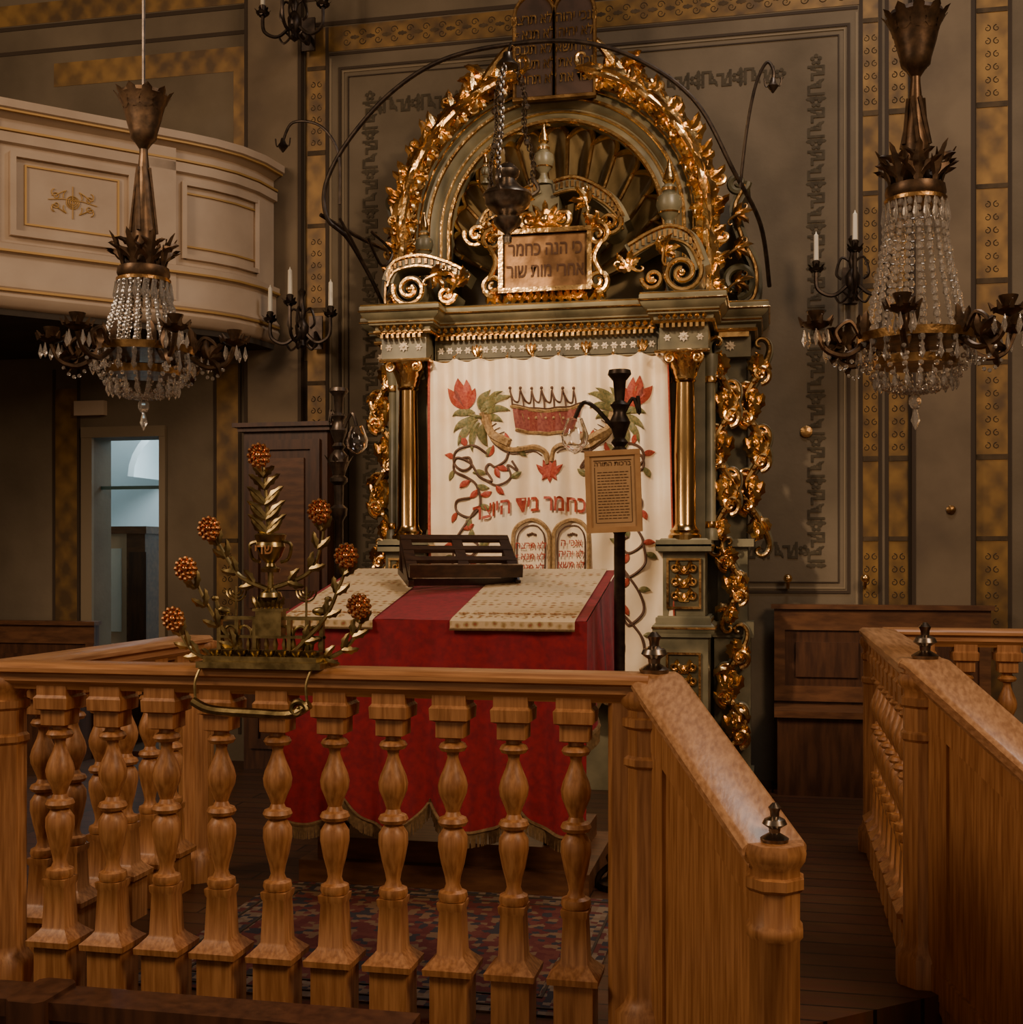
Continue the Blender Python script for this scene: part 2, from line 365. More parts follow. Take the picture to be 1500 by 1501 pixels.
o.p('vault_arch','cool_plaster')
vx=X(230,10.6); o.band([(vx-.1+.6*(1-cos(a*pi/16)),2.25+.5*sin(a*pi/16)) for a in range(9)],.06,10.3,10.98)

# =====================  BALCONY  =====================
path=[(-7.4,4.17),(-3.9,7.67),(-3.77,7.82),(-3.67,7.98),(-3.60,8.18),(-3.57,8.43)]
pv=[(a,b,0) for a,b in path]
o=Obj('gallery_balcony',(-5,7.5,3.07))
o.p('parapet','balcony_white')
b0,b1=3.07,4.36
o.sweep(pv,[(-.12,b0),(.0,b0),(.03,b0+.02),(.05,b0+.07),(.03,b0+.10),(.05,b0+.13),(.02,b0+.17),(.02,b0+.34),(.05,b0+.36),(.05,b0+.40),(0,b0+.42),(0,b1-.26),(.03,b1-.25),(.03,b1-.19),(.0,b1-.17),(0,b1-.1),(.05,b1-.07),(.09,b1-.05),(.09,b1),(-.12,b1)])
o.p('gilt_lines','balcony_line')
for z,d in((b0+.105,.052),(b0+.35,.056),(b1-.18,.036),(b1-.07,.075)):
    o.sweep(pv,[(d-.02,z),(d,z),(d,z+.014),(d-.02,z+.014)])
def onwall(seg,s,z,d):
    a=Vector(path[seg]);b=Vector(path[seg+1]);t=(b-a).normalized(); n=Vector((t.y,-t.x)); p=a+t*s+n*d; return (p.x,p.y,z)
L0=(Vector(path[1])-Vector(path[0])).length
def pframe(s0,s1,z0,z1,w,d,seg=0):
    def bar(a0,a1,c0,c1):
        v=[onwall(seg,s,z,dd) for s in(a0,a1) for dd in(-.01,d) for z in(c0,c1)]
        o.add(v,[(0,1,3,2),(4,6,7,5),(0,4,5,1),(2,3,7,6),(0,2,6,4),(1,5,7,3)])
    bar(s0,s1,z0,z0+w);bar(s0,s1,z1-w,z1);bar(s0,s0+w,z0+w,z1-w);bar(s1-w,s1,z0+w,z1-w)
pan=[(L0-1.11,L0-.34),(L0-2.25,L0-1.48)]
for s0,s1 in pan:
    o.p('panel_frames','balcony_white'); pframe(s0,s1,b0+.46,b1-.30,.035,.035)
    o.p('gilt_panel','balcony_line'); pframe(s0+.09,s1-.09,b0+.54,b1-.37,.012,.01)
o.p('gilt_arabesque','balcony_line')
for s0,s1 in pan:
    c=(s0+s1)/2; zc=(b0+b1)/2+.08
    def q(u,v): return onwall(0,c+u*.8,zc+v*.8,.004)
    for sg in(-1,1):
        for vz in(-1,1):
            o.tube([q(sg*(.04+.13*t/20+.03*cos(t*.45)),vz*(.03+.06*abs(sin(t*.25)))) for t in range(21)],.004,5)
            o.tube([q(sg*(.13+.03*cos(t*.5)*(1-t/20)),vz*(.035+.03*sin(t*.5)*(1-t/20))) for t in range(19)],.0035,5)
    for r in (.05,.035,.02): o.tube([q(r*cos(a*pi/8),r*sin(a*pi/8)) for a in range(16)],.004,5,closed=True)
    o.tube([q(0,-.13),q(0,.13)],.0035,5)
    o.tube([q(-.19,0),q(-.08,.02),q(.08,.02),q(.19,0)],.0035,5)
o.p('pilaster_strips','balcony_white')
for s in (L0-.25,L0-1.4): 
    v=[onwall(0,s+ds,z,dd) for ds in(0,.19) for dd in(-.01,.03) for z in(b0+.17,b1-.1)]
    o.add(v,[(0,1,3,2),(4,6,7,5),(0,4,5,1),(2,3,7,6),(0,2,6,4),(1,5,7,3)])
cp=[(a,b,0) for a,b in path[1:5]]
for zz in (b0+.46,b1-.335): o.sweep(cp,[(-.01,zz),(.03,zz),(.03,zz+.03),(-.01,zz+.03)])
for i in (1,4):
    a,b=path[i]; o.tube([(a+.01,b-.01,b0+.46),(a+.01,b-.01,b1-.31)],.022,4)
o.p('gilt_panel','balcony_line')
for zz in (b0+.54,b1-.39): o.sweep(cp,[(-.01,zz),(.012,zz),(.012,zz+.012),(-.01,zz+.012)])
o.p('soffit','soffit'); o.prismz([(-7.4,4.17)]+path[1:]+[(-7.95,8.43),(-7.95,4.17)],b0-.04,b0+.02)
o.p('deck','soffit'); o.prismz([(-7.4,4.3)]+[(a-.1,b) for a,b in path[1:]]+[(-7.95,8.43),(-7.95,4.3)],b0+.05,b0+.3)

# =====================  TORAH ARK  =====================
cx=-1.437
HWD={1:1.31,-1:1.18}
ark=Obj('torah_ark',(cx,8.1,0)); o=ark
o.p('body','olive')
o.box(cx-1.0,cx+1.0,7.93,8.5,0,3.0)
for s in(-1,1):
    HW=HWD[s]
    o.box(*sorted((cx+s*.9,cx+s*(HW-.03))),8.15,8.49,0,3.0)
    a,b=sorted((cx+s*.75,cx+s*1.05))
    o.box(a,b,7.62,7.95,0,1.02); o.box(a+.02,b-.02,7.66,7.95,1.15,1.55)
    o.box(a+.03,b-.03,7.86,7.95,1.6,2.8)
    o.box(a,b,7.64,7.95,2.80,3.0)
    a2_,b2=sorted((cx+s*1.07,cx+s*(HW-.01))); o.box(a2_,b2,8.0,8.2,0,1.02); o.box(a2_+.02,b2-.02,8.04,8.2,1.1,1.6); o.box(a2_+.03,b2-.03,8.12,8.2,1.6,2.85)
    o.box(a2_,b2,8.02,8.2,2.8,3.0)
hl,hr=HWD[-1],HWD[1]
PL=[(cx-hl,8.49),(cx-hl,8.0),(cx-1.06,8.0),(cx-1.06,7.63),(cx-.74,7.63),(cx-.74,7.80),(cx+.74,7.80),(cx+.74,7.63),(cx+1.06,7.63),(cx+1.06,8.0),(cx+hr,8.0),(cx+hr,8.49)]
PL3=[(a,b,0) for a,b in PL]
o.p('entablature','olive')
o.box(cx-.735,cx+.735,7.8,7.95,2.78,2.98)
o.prismz(PL,2.98,3.14)
o.sweep(PL3,[(-.02,2.97),(.02,2.97),(.025,3.0),(.055,3.01),(.06,3.04),(.09,3.06),(.105,3.09),(.105,3.12),(.085,3.14),(-.02,3.15)])
def gl(z,d,h=.012,part='gilt_mouldings',m='gold'):
    o.p(part,m); o.sweep(PL3,[(d-.015,z),(d,z),(d+.004,z+h/2),(d,z+h),(d-.015,z+h)])
gl(3.085,.109,.012); gl(2.955,.03,.022); gl(3.02,.060,.012); gl(3.128,.098,.008)
o.p('lower_architrave','gold'); o.sweep(PL3[3:9],[(0,2.775),(.015,2.775),(.02,2.785),(.015,2.795),(0,2.795)])
o.p('dentils','gold')
x=cx-.72
while x<cx+.72: o.box(x,x+.018,7.745,7.79,2.925,2.95); x+=.036
for s in(-1,1):
    x=cx+s*.9-.14
    while x<cx+s*.9+.14: o.box(x,x+.018,7.58,7.63,2.925,2.95); x+=.036
    o.box(*sorted((cx+s*1.10,cx+s*(HWD[s]-.02))),7.96,8.0,2.92,2.95)
# egg-and-leaf gilding under the cornice
x=cx-.70
while x<cx+.70: o.leaf(x,2.975,7.755,pi/2,.045,.03,b=.015,n=4); x+=.045
for s in(-1,1):
    x=cx+s*.9-.14
    while x<cx+s*.9+.15: o.leaf(x,2.975,7.585,pi/2,.045,.03,b=.015,n=4); x+=.045
o.p('frieze_panel','olive_dark'); o.box(cx-.72,cx+.72,7.79,7.8,2.81,2.915)
def star(x,z,y,r,part,m,n=8):
    o.p(part,m)
    for i in range(n): o.leaf(x,z,y,i*2*pi/n,r,r*.5,b=.004,n=2)
    o.ball((x,y-.006,z),r*.28,6)
for k in range(24):
    x=cx-.69+k*.06
    if k%6 in(4,): 
        o.p('frieze_sprays','gold'); 
        for a in(-.6,0,.6): o.leaf(x,2.82,7.785,pi/2+a,.08,.03,k=-a,b=.008)
    else: star(x,2.862,7.786,.026,'frieze_rosettes','rosette_white',6)
for s in(-1,1):
    star(cx+s*.9,2.875,7.632,.035,'frieze_rosettes','rosette_white',8); star(cx+s*.8,2.87,7.635,.025,'frieze_rosettes','rosette_white',6); star(cx+s*1.0,2.87,7.635,.025,'frieze_rosettes','rosette_white',6)
    star(cx+s*1.17,2.87,8.01,.035,'frieze_rosettes','rosette_white',8)
o.p('base_mouldings','olive')
PB=[PL3[3:5]+[(cx-.74,7.9,0)],[(cx+.74,7.9,0)]+PL3[7:9]]
for pl in PB:
    pl=[Vector(v) for v in pl]
    if pl[0].x<cx: pl=[Vector((cx-1.06,8.0,0))]+pl
    else: pl=pl+[Vector((cx+1.06,8.0,0))]
    for z0,pf in ((1.0,[(0,0),(.03,.02),(.05,.05),(.05,.09),(.02,.12),(.02,.15),(0,.15)]),(1.54,[(0,0),(.03,.02),(.04,.05),(.0,.09)]),(.0,[(0,0),(.06,0),(.06,.12),(.03,.16),(0,.18)])):
        o.p('base_mouldings','olive'); o.sweep(pl,[(a-.02,b+z0) for a,b in pf])
    o.p('gilt_mouldings','gold')
    for z0,d in((1.07,.035),(1.03,.015),(1.12,.012),(1.58,.02),(1.555,.012),(.15,.03)): o.sweep(pl,[(d-.02,z0),(d,z0),(d,z0+.012),(d-.02,z0+.012)])
o.p('base_mouldings','olive')
for s in(-1,1):
    a,b=sorted((cx+s*.73,cx+s*1.07)); o.box(a,b,7.605,7.95,1.02,1.14); o.box(a,b,7.61,7.95,1.55,1.62)
    a,b=sorted((cx+s*1.06,cx+s*(HWD[s]+.01))); o.box(a,b,7.98,8.2,1.0,1.1); o.box(a,b,8.0,8.2,1.58,1.63); o.box(a,b,7.96,8.2,0,.15)
def acanth(xc,zc,y,ang,size,s,part='gilt',m='gold'):
    """acanthus sprig: S-stem with a fan of curled lobed leaves"""
    o.p(part,m)
    o.scurve(xc+cos(ang)*size*.2,zc+sin(ang)*size*.2,y,ang,size*2.1,s*4.2,'S',size*.11,size*.14,7)
    for j,(d,l) in enumerate(((-1.1,.75),(-.5,1.05),(.15,1.2),(.8,.9))):
        o.leaf(xc,zc,y-.004*j,ang+s*d,size*l,size*.36,k=-s*(1.6-.3*j),b=size*.16,n=7,tip=size*.14)
for s in(-1,1):
    xc=cx+s*.9
    for z0,z1,y in((.25,.92,7.615),(1.2,1.5,7.655)):
        o.p('pedestal_panels','olive_dark'); o.box(xc-.1,xc+.1,y-.003,y+.01,z0,z1)
        o.p('gilt_ornament','gold')
        for w_ in (-.1,.1): o.band([(xc+w_,z0),(xc+w_,z1)],.014,y-.012,y)
        for zz in (z0,z1): o.band([(xc-.107,zz),(xc+.107,zz)],.014,y-.013,y)
        zc=z0+.04
        while zc<z1-.05:
            for a in(-1,1): o.leaf(xc,zc,y-.01,pi/2+a*.9,.10,.045,k=-a*1.2,b=.018); o.leaf(xc,zc,y-.01,pi/2+a*.3,.08,.035,k=a*.8,b=.015); o.spiral(xc+a*.055,zc+.04,y-.012,.030,.004,0 if a<0 else pi,a*1.2,.010,.005,6)
            zc+=.085
# columns
for s in(-1,1):
    xc,yc=cx+s*.90,7.74
    o.p('columns','gold_column')
    o.lathe([(1.62,.105),(1.65,.105),(1.665,.09),(1.68,.095),(1.70,.078),(1.72,.070),(2.2,.068),(2.60,.060),(2.615,.072),(2.63,.063)],(xc,yc,0),28)
    o.p('column_capitals','gold'); o.lathe([(2.62,.066),(2.68,.075),(2.75,.10),(2.77,.11),(2.80,.11)],(xc,yc,0),16)
    for k in range(8):
        o.T=Matrix.Translation((xc,yc,2.64))@Matrix.Rotation(k*pi/4,4,'Z'); o.leaf(.0,0,-.07,pi/2,.12,.06,b=.01,tip=.05)
    o.T=Matrix.Identity(4)
    for k in(-1,1): o.spiral(xc+k*.085,2.745,yc-.11,.035,.006,pi/2,-k*1.6,.011,.006)
    for dx,yy in((1.05,7.90),(.78,7.88)):
        o.p('columns_rear','olive'); o.lathe([(1.62,.05),(1.68,.05),(1.7,.035),(2.62,.032),(2.75,.05),(2.8,.05)],(cx+s*dx,yy,0),14)
        o.p('columns_rear_fillet','gold')
        for zz in (1.70,2.62): o.lathe([(zz,.04),(zz+.02,.045),(zz+.04,.038)],(cx+s*dx,yy,0),14)
def scrollstack(xc,y,z0,z1,s,n=4,mt='gold',w=1.0):
    h=(z1-z0)/n
    for j in range(n):
        zc=z0+h*(j+.5); d=s*(1 if j%2==0 else -1)
        o.p('wing_scrolls','olive')
        o.scurve(xc,zc,y+.02,pi/2-d*.55,h*3.0*w,d*5.6,'S',.036*w,.02,8)
        o.p('wing_scrolls_gilt',mt)
        o.scurve(xc,zc,y-.018,pi/2-d*.55,h*3.0*w,d*5.6,'S',.022*w,.022,7)
        # big open volute at each turn with eye
        o.spiral(xc+d*.045*w,zc+h*.16,y-.035,.062*w,.012,-pi/2,d*1.35,.019*w,.010,7,yd=.03); o.ball((xc+d*.045*w,y-.065,zc+h*.16),.014,6)
        for sg in(-1,1):
            zz=zc+sg*h*.15
            o.leaf(xc-sg*d*.015,zz,y-.03,sg*(pi/2)-d*1.0,h*.60,.085*w,k=d*1.9,b=.035,n=9,tip=.035)
            o.leaf(xc+sg*d*.01,zz,y-.035,sg*(pi/2)+d*.55,h*.50,.075*w,k=-d*1.6,b=.03,n=9,tip=.045)
            o.leaf(xc+sg*d*.02,zz,y-.025,(0 if sg*d>0 else pi)+.2*sg,.12*w,.06*w,k=d*1.4,b=.03,n=7,tip=.02)
        o.ball((xc,y-.05,zc),.020,6)
    for j in range(n-1):
        zc=z0+h*(j+1)
        for a in(-.8,0,.8): o.leaf(xc,zc-.05,y-.03,pi/2+a,.13,.06,k=-a,b=.025,tip=.03)
for s in(-1,1):
    scrollstack(cx+s*1.13,7.97,1.66,2.78,s,4)
    if s>0: scrollstack(cx+1.32,8.08,1.66,2.78,-1,4)
    scrollstack(cx+s*1.19,7.955,1.12,1.55,s,2,'gold',.9)
    scrollstack(cx+s*1.19,7.955,.2,.96,s,3,'gold_dull',1.0)
# ---- arch with shell ----
AY=8.22; zc0=3.72; RA=.845
def arcpts(r,n=40,leg=3.14,a0=0,a1=pi):
    pts=[(cx-r,leg)] if leg else []
    pts+=[(cx+r*cos(a1+(a0-a1)*i/n),zc0+r*sin(a1+(a0-a1)*i/n)) for i in range(n+1)]
    if leg: pts+=[(cx+r,leg)]
    return pts
A3=[(a,0,b) for a,b in arcpts(RA)]
o.p('arch','olive')
o.sweep(A3,[(-.12,8.49),(-.12,8.18),(-.10,8.15),(-.07,8.17),(-.03,8.17),(.0,8.12),(.05,8.10),(.08,8.12),(.10,8.08),(.13,8.08),(.13,8.49)],(0,1,0))
o.p('arch_gilding','gold')
for a,y,r in((-.11,8.16,.018),(-.05,8.165,.010),(.025,8.11,.014),(.085,8.10,.008),(.118,8.075,.016)):
    o.tube([(x,y,z) for x,z in arcpts(RA+a)],r,6)
o.p('shell','shell_paint')
R=.74; NR=13
sc=(cx-.0,3.40)
def shell(u,v):
    a=-.18+(pi+.36)*(1-u); ph=u*NR*pi; f=abs(sin(ph))**.7
    sw=.10*sin(v*pi)*cos(a)
    ex=cx+R*cos(a); ez=zc0+R*sin(a)
    x=sc[0]+(ex-sc[0])*v; z=sc[1]+(ez-sc[1])*v
    z-=abs(sw)*.6
    scal=1-.12*(1-f)*v
    x=sc[0]+(x-sc[0])*scal; z=sc[1]+(z-sc[1])*scal
    y=8.44-.20*v**2.2+(.055-.12*(1-f))*min(1,v*1.4)
    return (x,min(y,8.465),z)
o.grid(shell,NR*10,18)
o.box(cx-.8,cx+.8,8.47,8.49,3.1,4.45)
o.p('shell_ribs','gold_dull')
for k in range(NR+1):
    u=k/NR; o.tube([ (lambda p:(p[0],p[1]-.008,p[2]))(shell(u,v/12)) for v in range(1,13)],(.006,.015),6)
o.p('shell_rim','gold')
o.tube([(lambda p:(p[0],p[1]-.012,p[2]))(shell(i/(NR*10),1)) for i in range(NR*10+1)],.019,6)
# foliage running along the extrados
rr=random.Random(3)
o.p('arch_foliage','gold')
for s in(-1,1):
    o.tube([(cx+s*(RA+.165+.02*sin(i*.9))*cos(max(a_,0)),8.09,zc0+(RA+.165+.02*sin(i*.9))*sin(max(a_,0))+min(a_,0)*1.05) for i,a_ in [(i,-.5+i*(pi/2+.26)/50) for i in range(51)]],.034,7)
    a=-.44; i=0
    while a<pi/2-.24:
        ac=max(a,0); rad=RA+.185; d=1 if i%2 else -1
        def pos(r_): 
            x=r_*cos(ac); z=r_*sin(ac)+(min(a,0)*1.05); return cx+s*x, zc0+z
        bx,bz=pos(rad+d*.01); tan=ac+pi/2 
        th=tan if s>0 else pi-tan
        out=ac if s>0 else pi-ac
        o.scurve(bx,bz,8.05,th,.66*rr.uniform(.9,1.1),s*d*5.0,'S',.030,.04,7)
        qx,qz=pos(rad-.06)
        for dd,l,kk in((-1.25,.17,1.7),(-.7,.20,1.4),(-.15,.21,1.0),(.4,.19,1.1),(.95,.16,1.3)):
            o.leaf(qx,qz,8.05,out+s*dd,l*rr.uniform(.85,1.15),.085,k=s*kk,b=.035,n=8,tip=rr.uniform(0,.05))
        ix,iz=pos(rad-.02)
        for dd in(-.5,.5): o.leaf(ix,iz,8.03,out+pi+s*dd,.11,.055,k=s*1.3,b=.025,n=7,tip=.02)
        o.leaf(bx,bz,8.02,th-s*.3,.21,.08,k=s*.9,b=.03,n=8,tip=.03); o.leaf(bx,bz,8.03,th+pi+s*.4,.17,.07,k=-s*1.1,b=.03,n=8,tip=.02)
        a+=.165; i+=1
for s in(-1,1):
    o.scurve(cx+s*.42,4.76,8.08,pi/2+s*.6,.85,s*5.0,'S',.036,.04,8)
    o.scurve(cx+s*.60,4.62,8.08,pi/2+s*1.1,.6,-s*4.6,'S',.028,.03,8)
    for d in(0,.5,1.0,1.6): o.leaf(cx+s*.46,4.70,8.07,(0.2 if s>0 else pi-.2)+s*(d-.5),.2,.08,k=-s*1.3,b=.04,n=8,tip=.03)
# crowning tablets
o.p('crown_tablets','tablet')
def tab(x0,x1,z0,zs,y0,y1):
    r=(x1-x0)/2; c=(x0+x1)/2
    o.prism([(x0,z0),(x1,z0)]+[(c+r*cos(a*pi/14),zs+r*sin(a*pi/14)) for a in range(15)],y0,y1)
tx,tz=cx+.02,4.56
for s in(-1,1): tab(tx+min(0,s*.27),tx+max(0,s*.27),tz,tz+.56,8.03,8.12)
o.p('tablet_frame','gold_dull')
for s in(-1,1):
    c=tx+s*.135
    o.tube([(c-.135,8.03,tz),(c-.135,8.03,tz+.56)]+[(c+.135*cos(pi-a*pi/12),8.03,tz+.56+.135*sin(a*pi/12)) for a in range(1,13)]+[(c+.135,8.03,tz)],.014,6)
o.tube([(tx-.28,8.03,tz),(tx+.28,8.03,tz)],.02,6)
o.tube([(tx,8.12,tz+.66),(tx,8.12,tz+.84)],.06,8)
for d in range(-4,5): o.leaf(tx,tz+.66,8.06,pi/2+d*.35,.2,.06,b=.03)
o.p('tablet_inscription','gold')
for i,l in enumerate(["אנכי יהוה לא תרצח","לא יהיה לא תנאף","לא תשא לא תגנב","זכור את לא תענה","כבד את לא תחמד"]):
    o.text(heb(l),.095,lambda a,b,i=i:(tx+a*.78,8.022,tz+.50-i*.10+b),.0012)
# wing consoles
for s in(-1,1):
    kk=.85 if s>0 else .45
    def wx(v): return cx+s*(1.05+(v-1.05)*kk)
    o.p('wing_consoles','olive_dark')
    pts=[(wx(1.13),3.16),(wx(1.35),3.2),(wx(1.38),3.4),(wx(1.28),3.6),(wx(1.22),3.8),(wx(1.30),3.95)]
    P=[(p.x,p.y) for p in smooth([(a,b,0) for a,b in pts],6)]
    o.band(P,.07,8.2,8.45)
    o.spiral(wx(1.24),3.33,8.2,.13*kk,.03,-pi/2,s*1.5,.035*kk,.02); o.spiral(wx(1.24),3.97,8.2,.07,.01,0,-s*1.4,.025,.015)
    o.p('wing_console_gilding','gold_dull')
    o.tube([(a,8.19,b) for a,b in P],.014,6); 
    for j in range(3): acanth(wx(1.22),3.3+j*.22,8.16,(0 if s>0 else pi)+s*.5,.13*kk,s,'wing_console_gilding','gold_dull')
def a2(px,py,Y=7.85): return xz(px,py,Y)
def vol(c,r,dirn,a0,turns,y0,y1,th,part='volutes',m='olive'):
    o.p(part,m); N=int(turns*20)
    pts=[(c[0]+r*(1-.82*i/N)*cos(a0+dirn*2*pi*turns*i/N),c[1]+r*(1-.82*i/N)*sin(a0+dirn*2*pi*turns*i/N)) for i in range(N+1)]
    o.band(pts,th,y0,y1)
    o.p('volute_gilding','gold'); o.tube([(x,y0-.004,z) for x,z in pts],.016,6); o.ball((c[0],y0,c[1]),r*.2,8)
    return pts[0]
def ribbon(pxs,y0,y1,th,Y=7.85):
    P=smooth([(*a2(px,py,Y),0) for px,py in pxs],8); P=[(p.x,p.y) for p in P]
    o.p('volutes','olive'); o.band(P,th,y0,y1)
    o.p('volute_gilding','gold'); o.tube([(x,y0-.004,z+th*.42) for x,z in P],.014,6); o.tube([(x,y0-.004,z-th*.42) for x,z in P],.011,6)
    o.p('volute_dentils','gold_dull')
    for i in range(2,len(P)-2,2): o.box(P[i][0]-.009,P[i][0]+.009,y0-.012,y0,P[i][1]-th*.2,P[i][1]+th*.2)
vol(a2(602,425,7.7),.115,1,pi*.9,1.7,7.68,7.95,.035)
ribbon([(578,420),(590,398),(625,390),(660,398),(690,412)],7.70,7.95,.08)
vol(a2(655,432,7.7),.06,-1,0,1.4,7.70,7.9,.03)
vol(a2(1000,400,7.7),.125,-1,pi*.1,1.8,7.68,7.95,.035)
ribbon([(1032,400),(1015,362),(985,350),(955,360),(925,378)],7.70,7.95,.10)
vol(a2(957,408,7.7),.07,1,pi,1.4,7.70,7.9,.03)
ribbon([(705,335),(715,318),(740,305),(762,290),(790,275)],7.84,8.1,.08)
vol(a2(700,345,7.84),.085,1,pi*.9,1.5,7.82,8.05,.03)
ribbon([(812,277),(840,270),(870,280),(898,300),(914,328)],7.84,8.1,.10)
vol(a2(894,328,7.84),.08,-1,pi*.1,1.5,7.82,8.05,.03)
for px,py,an,s in((640,412,.3,1),(675,425,.9,-1),(930,400,2.6,1),(715,350,.6,-1),(760,300,1.2,1),(860,300,1.9,-1),(975,380,1.4,1)):
    q=a2(px,py,7.8); acanth(q[0],q[1],7.8 if 690<px<920 else 7.68,an,.12,s,'volute_leaves','gold')
o.p('cartouche','cartouche_gilt')
p0=a2(742,350);p1=a2(862,420)
o.box(p0[0],p1[0],7.80,7.86,p1[1],p0[1])
o.p('cartouche_block','olive'); o.box(p0[0]-.03,p1[0]+.03,7.84,8.2,3.14,p0[1]+.03)
o.p('cartouche_frame','gold')
zt,zb=p0[1],p1[1]
o.band([(p0[0]-.02,zb-.005),(p0[0]-.02,zt+.005)],.03,7.77,7.84);o.band([(p1[0]+.02,zb-.005),(p1[0]+.02,zt+.005)],.03,7.77,7.84)
o.band([(p0[0]-.035,zb-.02),(p1[0]+.035,zb-.02)],.03,7.765,7.84);o.band([(p0[0]-.035,zt+.02),(p1[0]+.035,zt+.02)],.03,7.765,7.84)
mx=(p0[0]+p1[0])/2
for s,xe in((-1,p0[0]),(1,p1[0])):
    o.spiral(xe+s*.07,zt-.02,7.79,.075,.012,pi/2 ,-s*1.5,.022,.012); o.spiral(xe+s*.07,zb+.02,7.79,.075,.012,-pi/2,s*1.5,.022,.012)
    o.tube([(xe+s*.1,7.79,zt-.06),(xe+s*.05,7.78,(zt+zb)/2),(xe+s*.1,7.79,zb+.06)],.02,7,sm=6)
    for d in(0,.7,1.4): o.leaf(xe+s*.03,zt+.02,7.8,pi/2-s*(d),.13,.06,k=s*1.2,b=.03); o.leaf(xe+s*.06,zb,7.8,-pi/2+s*d*.7,.12,.05,k=-s*1.2,b=.03)
    o.spiral(mx+s*.11,zt+.10,7.8,.06,.01,-pi/2,s*1.4,.02,.01)
for d in range(-3,4): o.leaf(mx+d*.015,zt+.03,7.79,pi/2+d*.42,.19,.06,k=d*.3,b=.035)
o.ball((mx,7.77,zt+.09),.035,8)
for d in range(-5,6): o.leaf(mx+d*.045,zb-.03,7.79,-pi/2+d*.12,.09,.05,b=.03)
o.p('cartouche_inscription','ink')
for i,l in enumerate(["כי הנה כחמר","אחרי מות שור"]): o.text(heb(l),.125,lambda a,b,i=i:(mx+a*.72,7.795,zt-.13-i*.14+b),.002)
def urn(px,py,Y,h):
    x,z=xz(px,py,Y)
    o.p('urns','olive'); pf=[(0,.5),(.06,.5),(.08,.3),(.16,.18),(.2,.2),(.28,.42),(.4,.55),(.5,.5),(.56,.25),(.6,.3),(.64,.3),(.68,.15)]
    o.lathe([(a*h,b*h*.32) for a,b in pf],(x,Y,z),16)
    o.p('urn_gilding','gold'); o.lathe([(.28*h,.43*h*.33),(.30*h,.46*h*.33)],(x,Y,z),16); o.lathe([(.58*h,.3*h*.33),(.62*h,.32*h*.33)],(x,Y,z),12)
    o.lathe([(.66*h,.12*h*.32),(.72*h,.28*h*.32),(.82*h,.22*h*.32),(.92*h,.1*h*.32),(h,.01)],(x,Y,z),10)
    for k in range(6):
        o.T=Matrix.Translation((x,Y,z+.2*h))@Matrix.Rotation(k*pi/3,4,'Z'); o.leaf(0,0,-.04*h,pi/2,.25*h,.1*h,b=.02,tip=.12*h)
    o.T=Matrix.Identity(4)
urn(797,272,7.95,.40); urn(981,345,7.85,.48); urn(622,392,7.85,.36); urn(712,270,8.05,.2)
o.p('urns','olive'); x,z=a2(797,275); o.box(x-.1,x+.1,7.86,8.1,z-.35,z+.02)

# =====================  CURTAIN  =====================
cur=Obj('ark_curtain',(cx,7.78,2.84)); o=cur
cx0,cx1=X(630,7.72),X(978,7.72); zt0=2.80; zb0=.62
def cyf(x,z):
    k=max(0,(zt0-z)/2.2)
    return 7.722+.021*sin((x-cx0)*22+.6*sin(z*2))*(.5+k)+.026*sin((x-cx0)*47+z)*(1-min(1,k*1.2))+.036*sin((x+z*.35)*7)*k-.02*k+.020*sin((x-z*.5)*17)*k*(1 if x>cx else .6)
def cur_f(u,v):
    x0=cx0; x1=cx1+.06*v; x=x0+(x1-x0)*u; z=zt0-(zt0-zb0)*v-.022*abs(sin(u*pi*9))*(1-v)
    return (x,cyf(x,z),z)
o.p('cloth','satin'); o.grid(cur_f,140,70)
o.p('edging','emb_red'); o.tube([(lambda p:(p[0]-.005,p[1]-.0,p[2]))(cur_f(0,v/40)) for v in range(41)],.010,6)
o.tube([(lambda p:(p[0]+.003,p[1],p[2]))(cur_f(1,v/40)) for v in range(41)],.006,6)
o.p('hooks','gold')
for i in range(10):
    p=cur_f(i/9,0); o.ball((p[0],p[1]-.01,p[2]+.005),.010,6); o.tube([(p[0],p[1],p[2]),(p[0],7.76,p[2]+.035)],.004,5)
def E(px,py,d=.010):
    x,z=xz(px,py,7.72); return (x,cyf(x,z)-d,z)
def es(pts,r,part,m,n=5,sm=8):
    o.p(part,m); P=smooth([(a,b,0) for a,b in pts],sm); o.tube([E(p.x,p.y,.006) for p in P],r,n)
def el(px,py,ang,L,W,part,m,k=0):
    o.p(part,m); n=8; vs=[];a=ang;x,y=px,py
    for i in range(n+1):
        t=i/n; w=W*.5*sin(pi*min(1,t*.93+.07))
        vs+=[E(x-sin(a)*w,y-cos(a)*w,.008),E(x,y,.014),E(x+sin(a)*w,y+cos(a)*w,.008)]; x+=cos(a)*L/n; y-=sin(a)*L/n; a+=k/n
    o.add(vs,[f for i in range(n) for f in((i*3,i*3+1,i*3+4,i*3+3),(i*3+1,i*3+2,i*3+5,i*3+4))])
mc=806
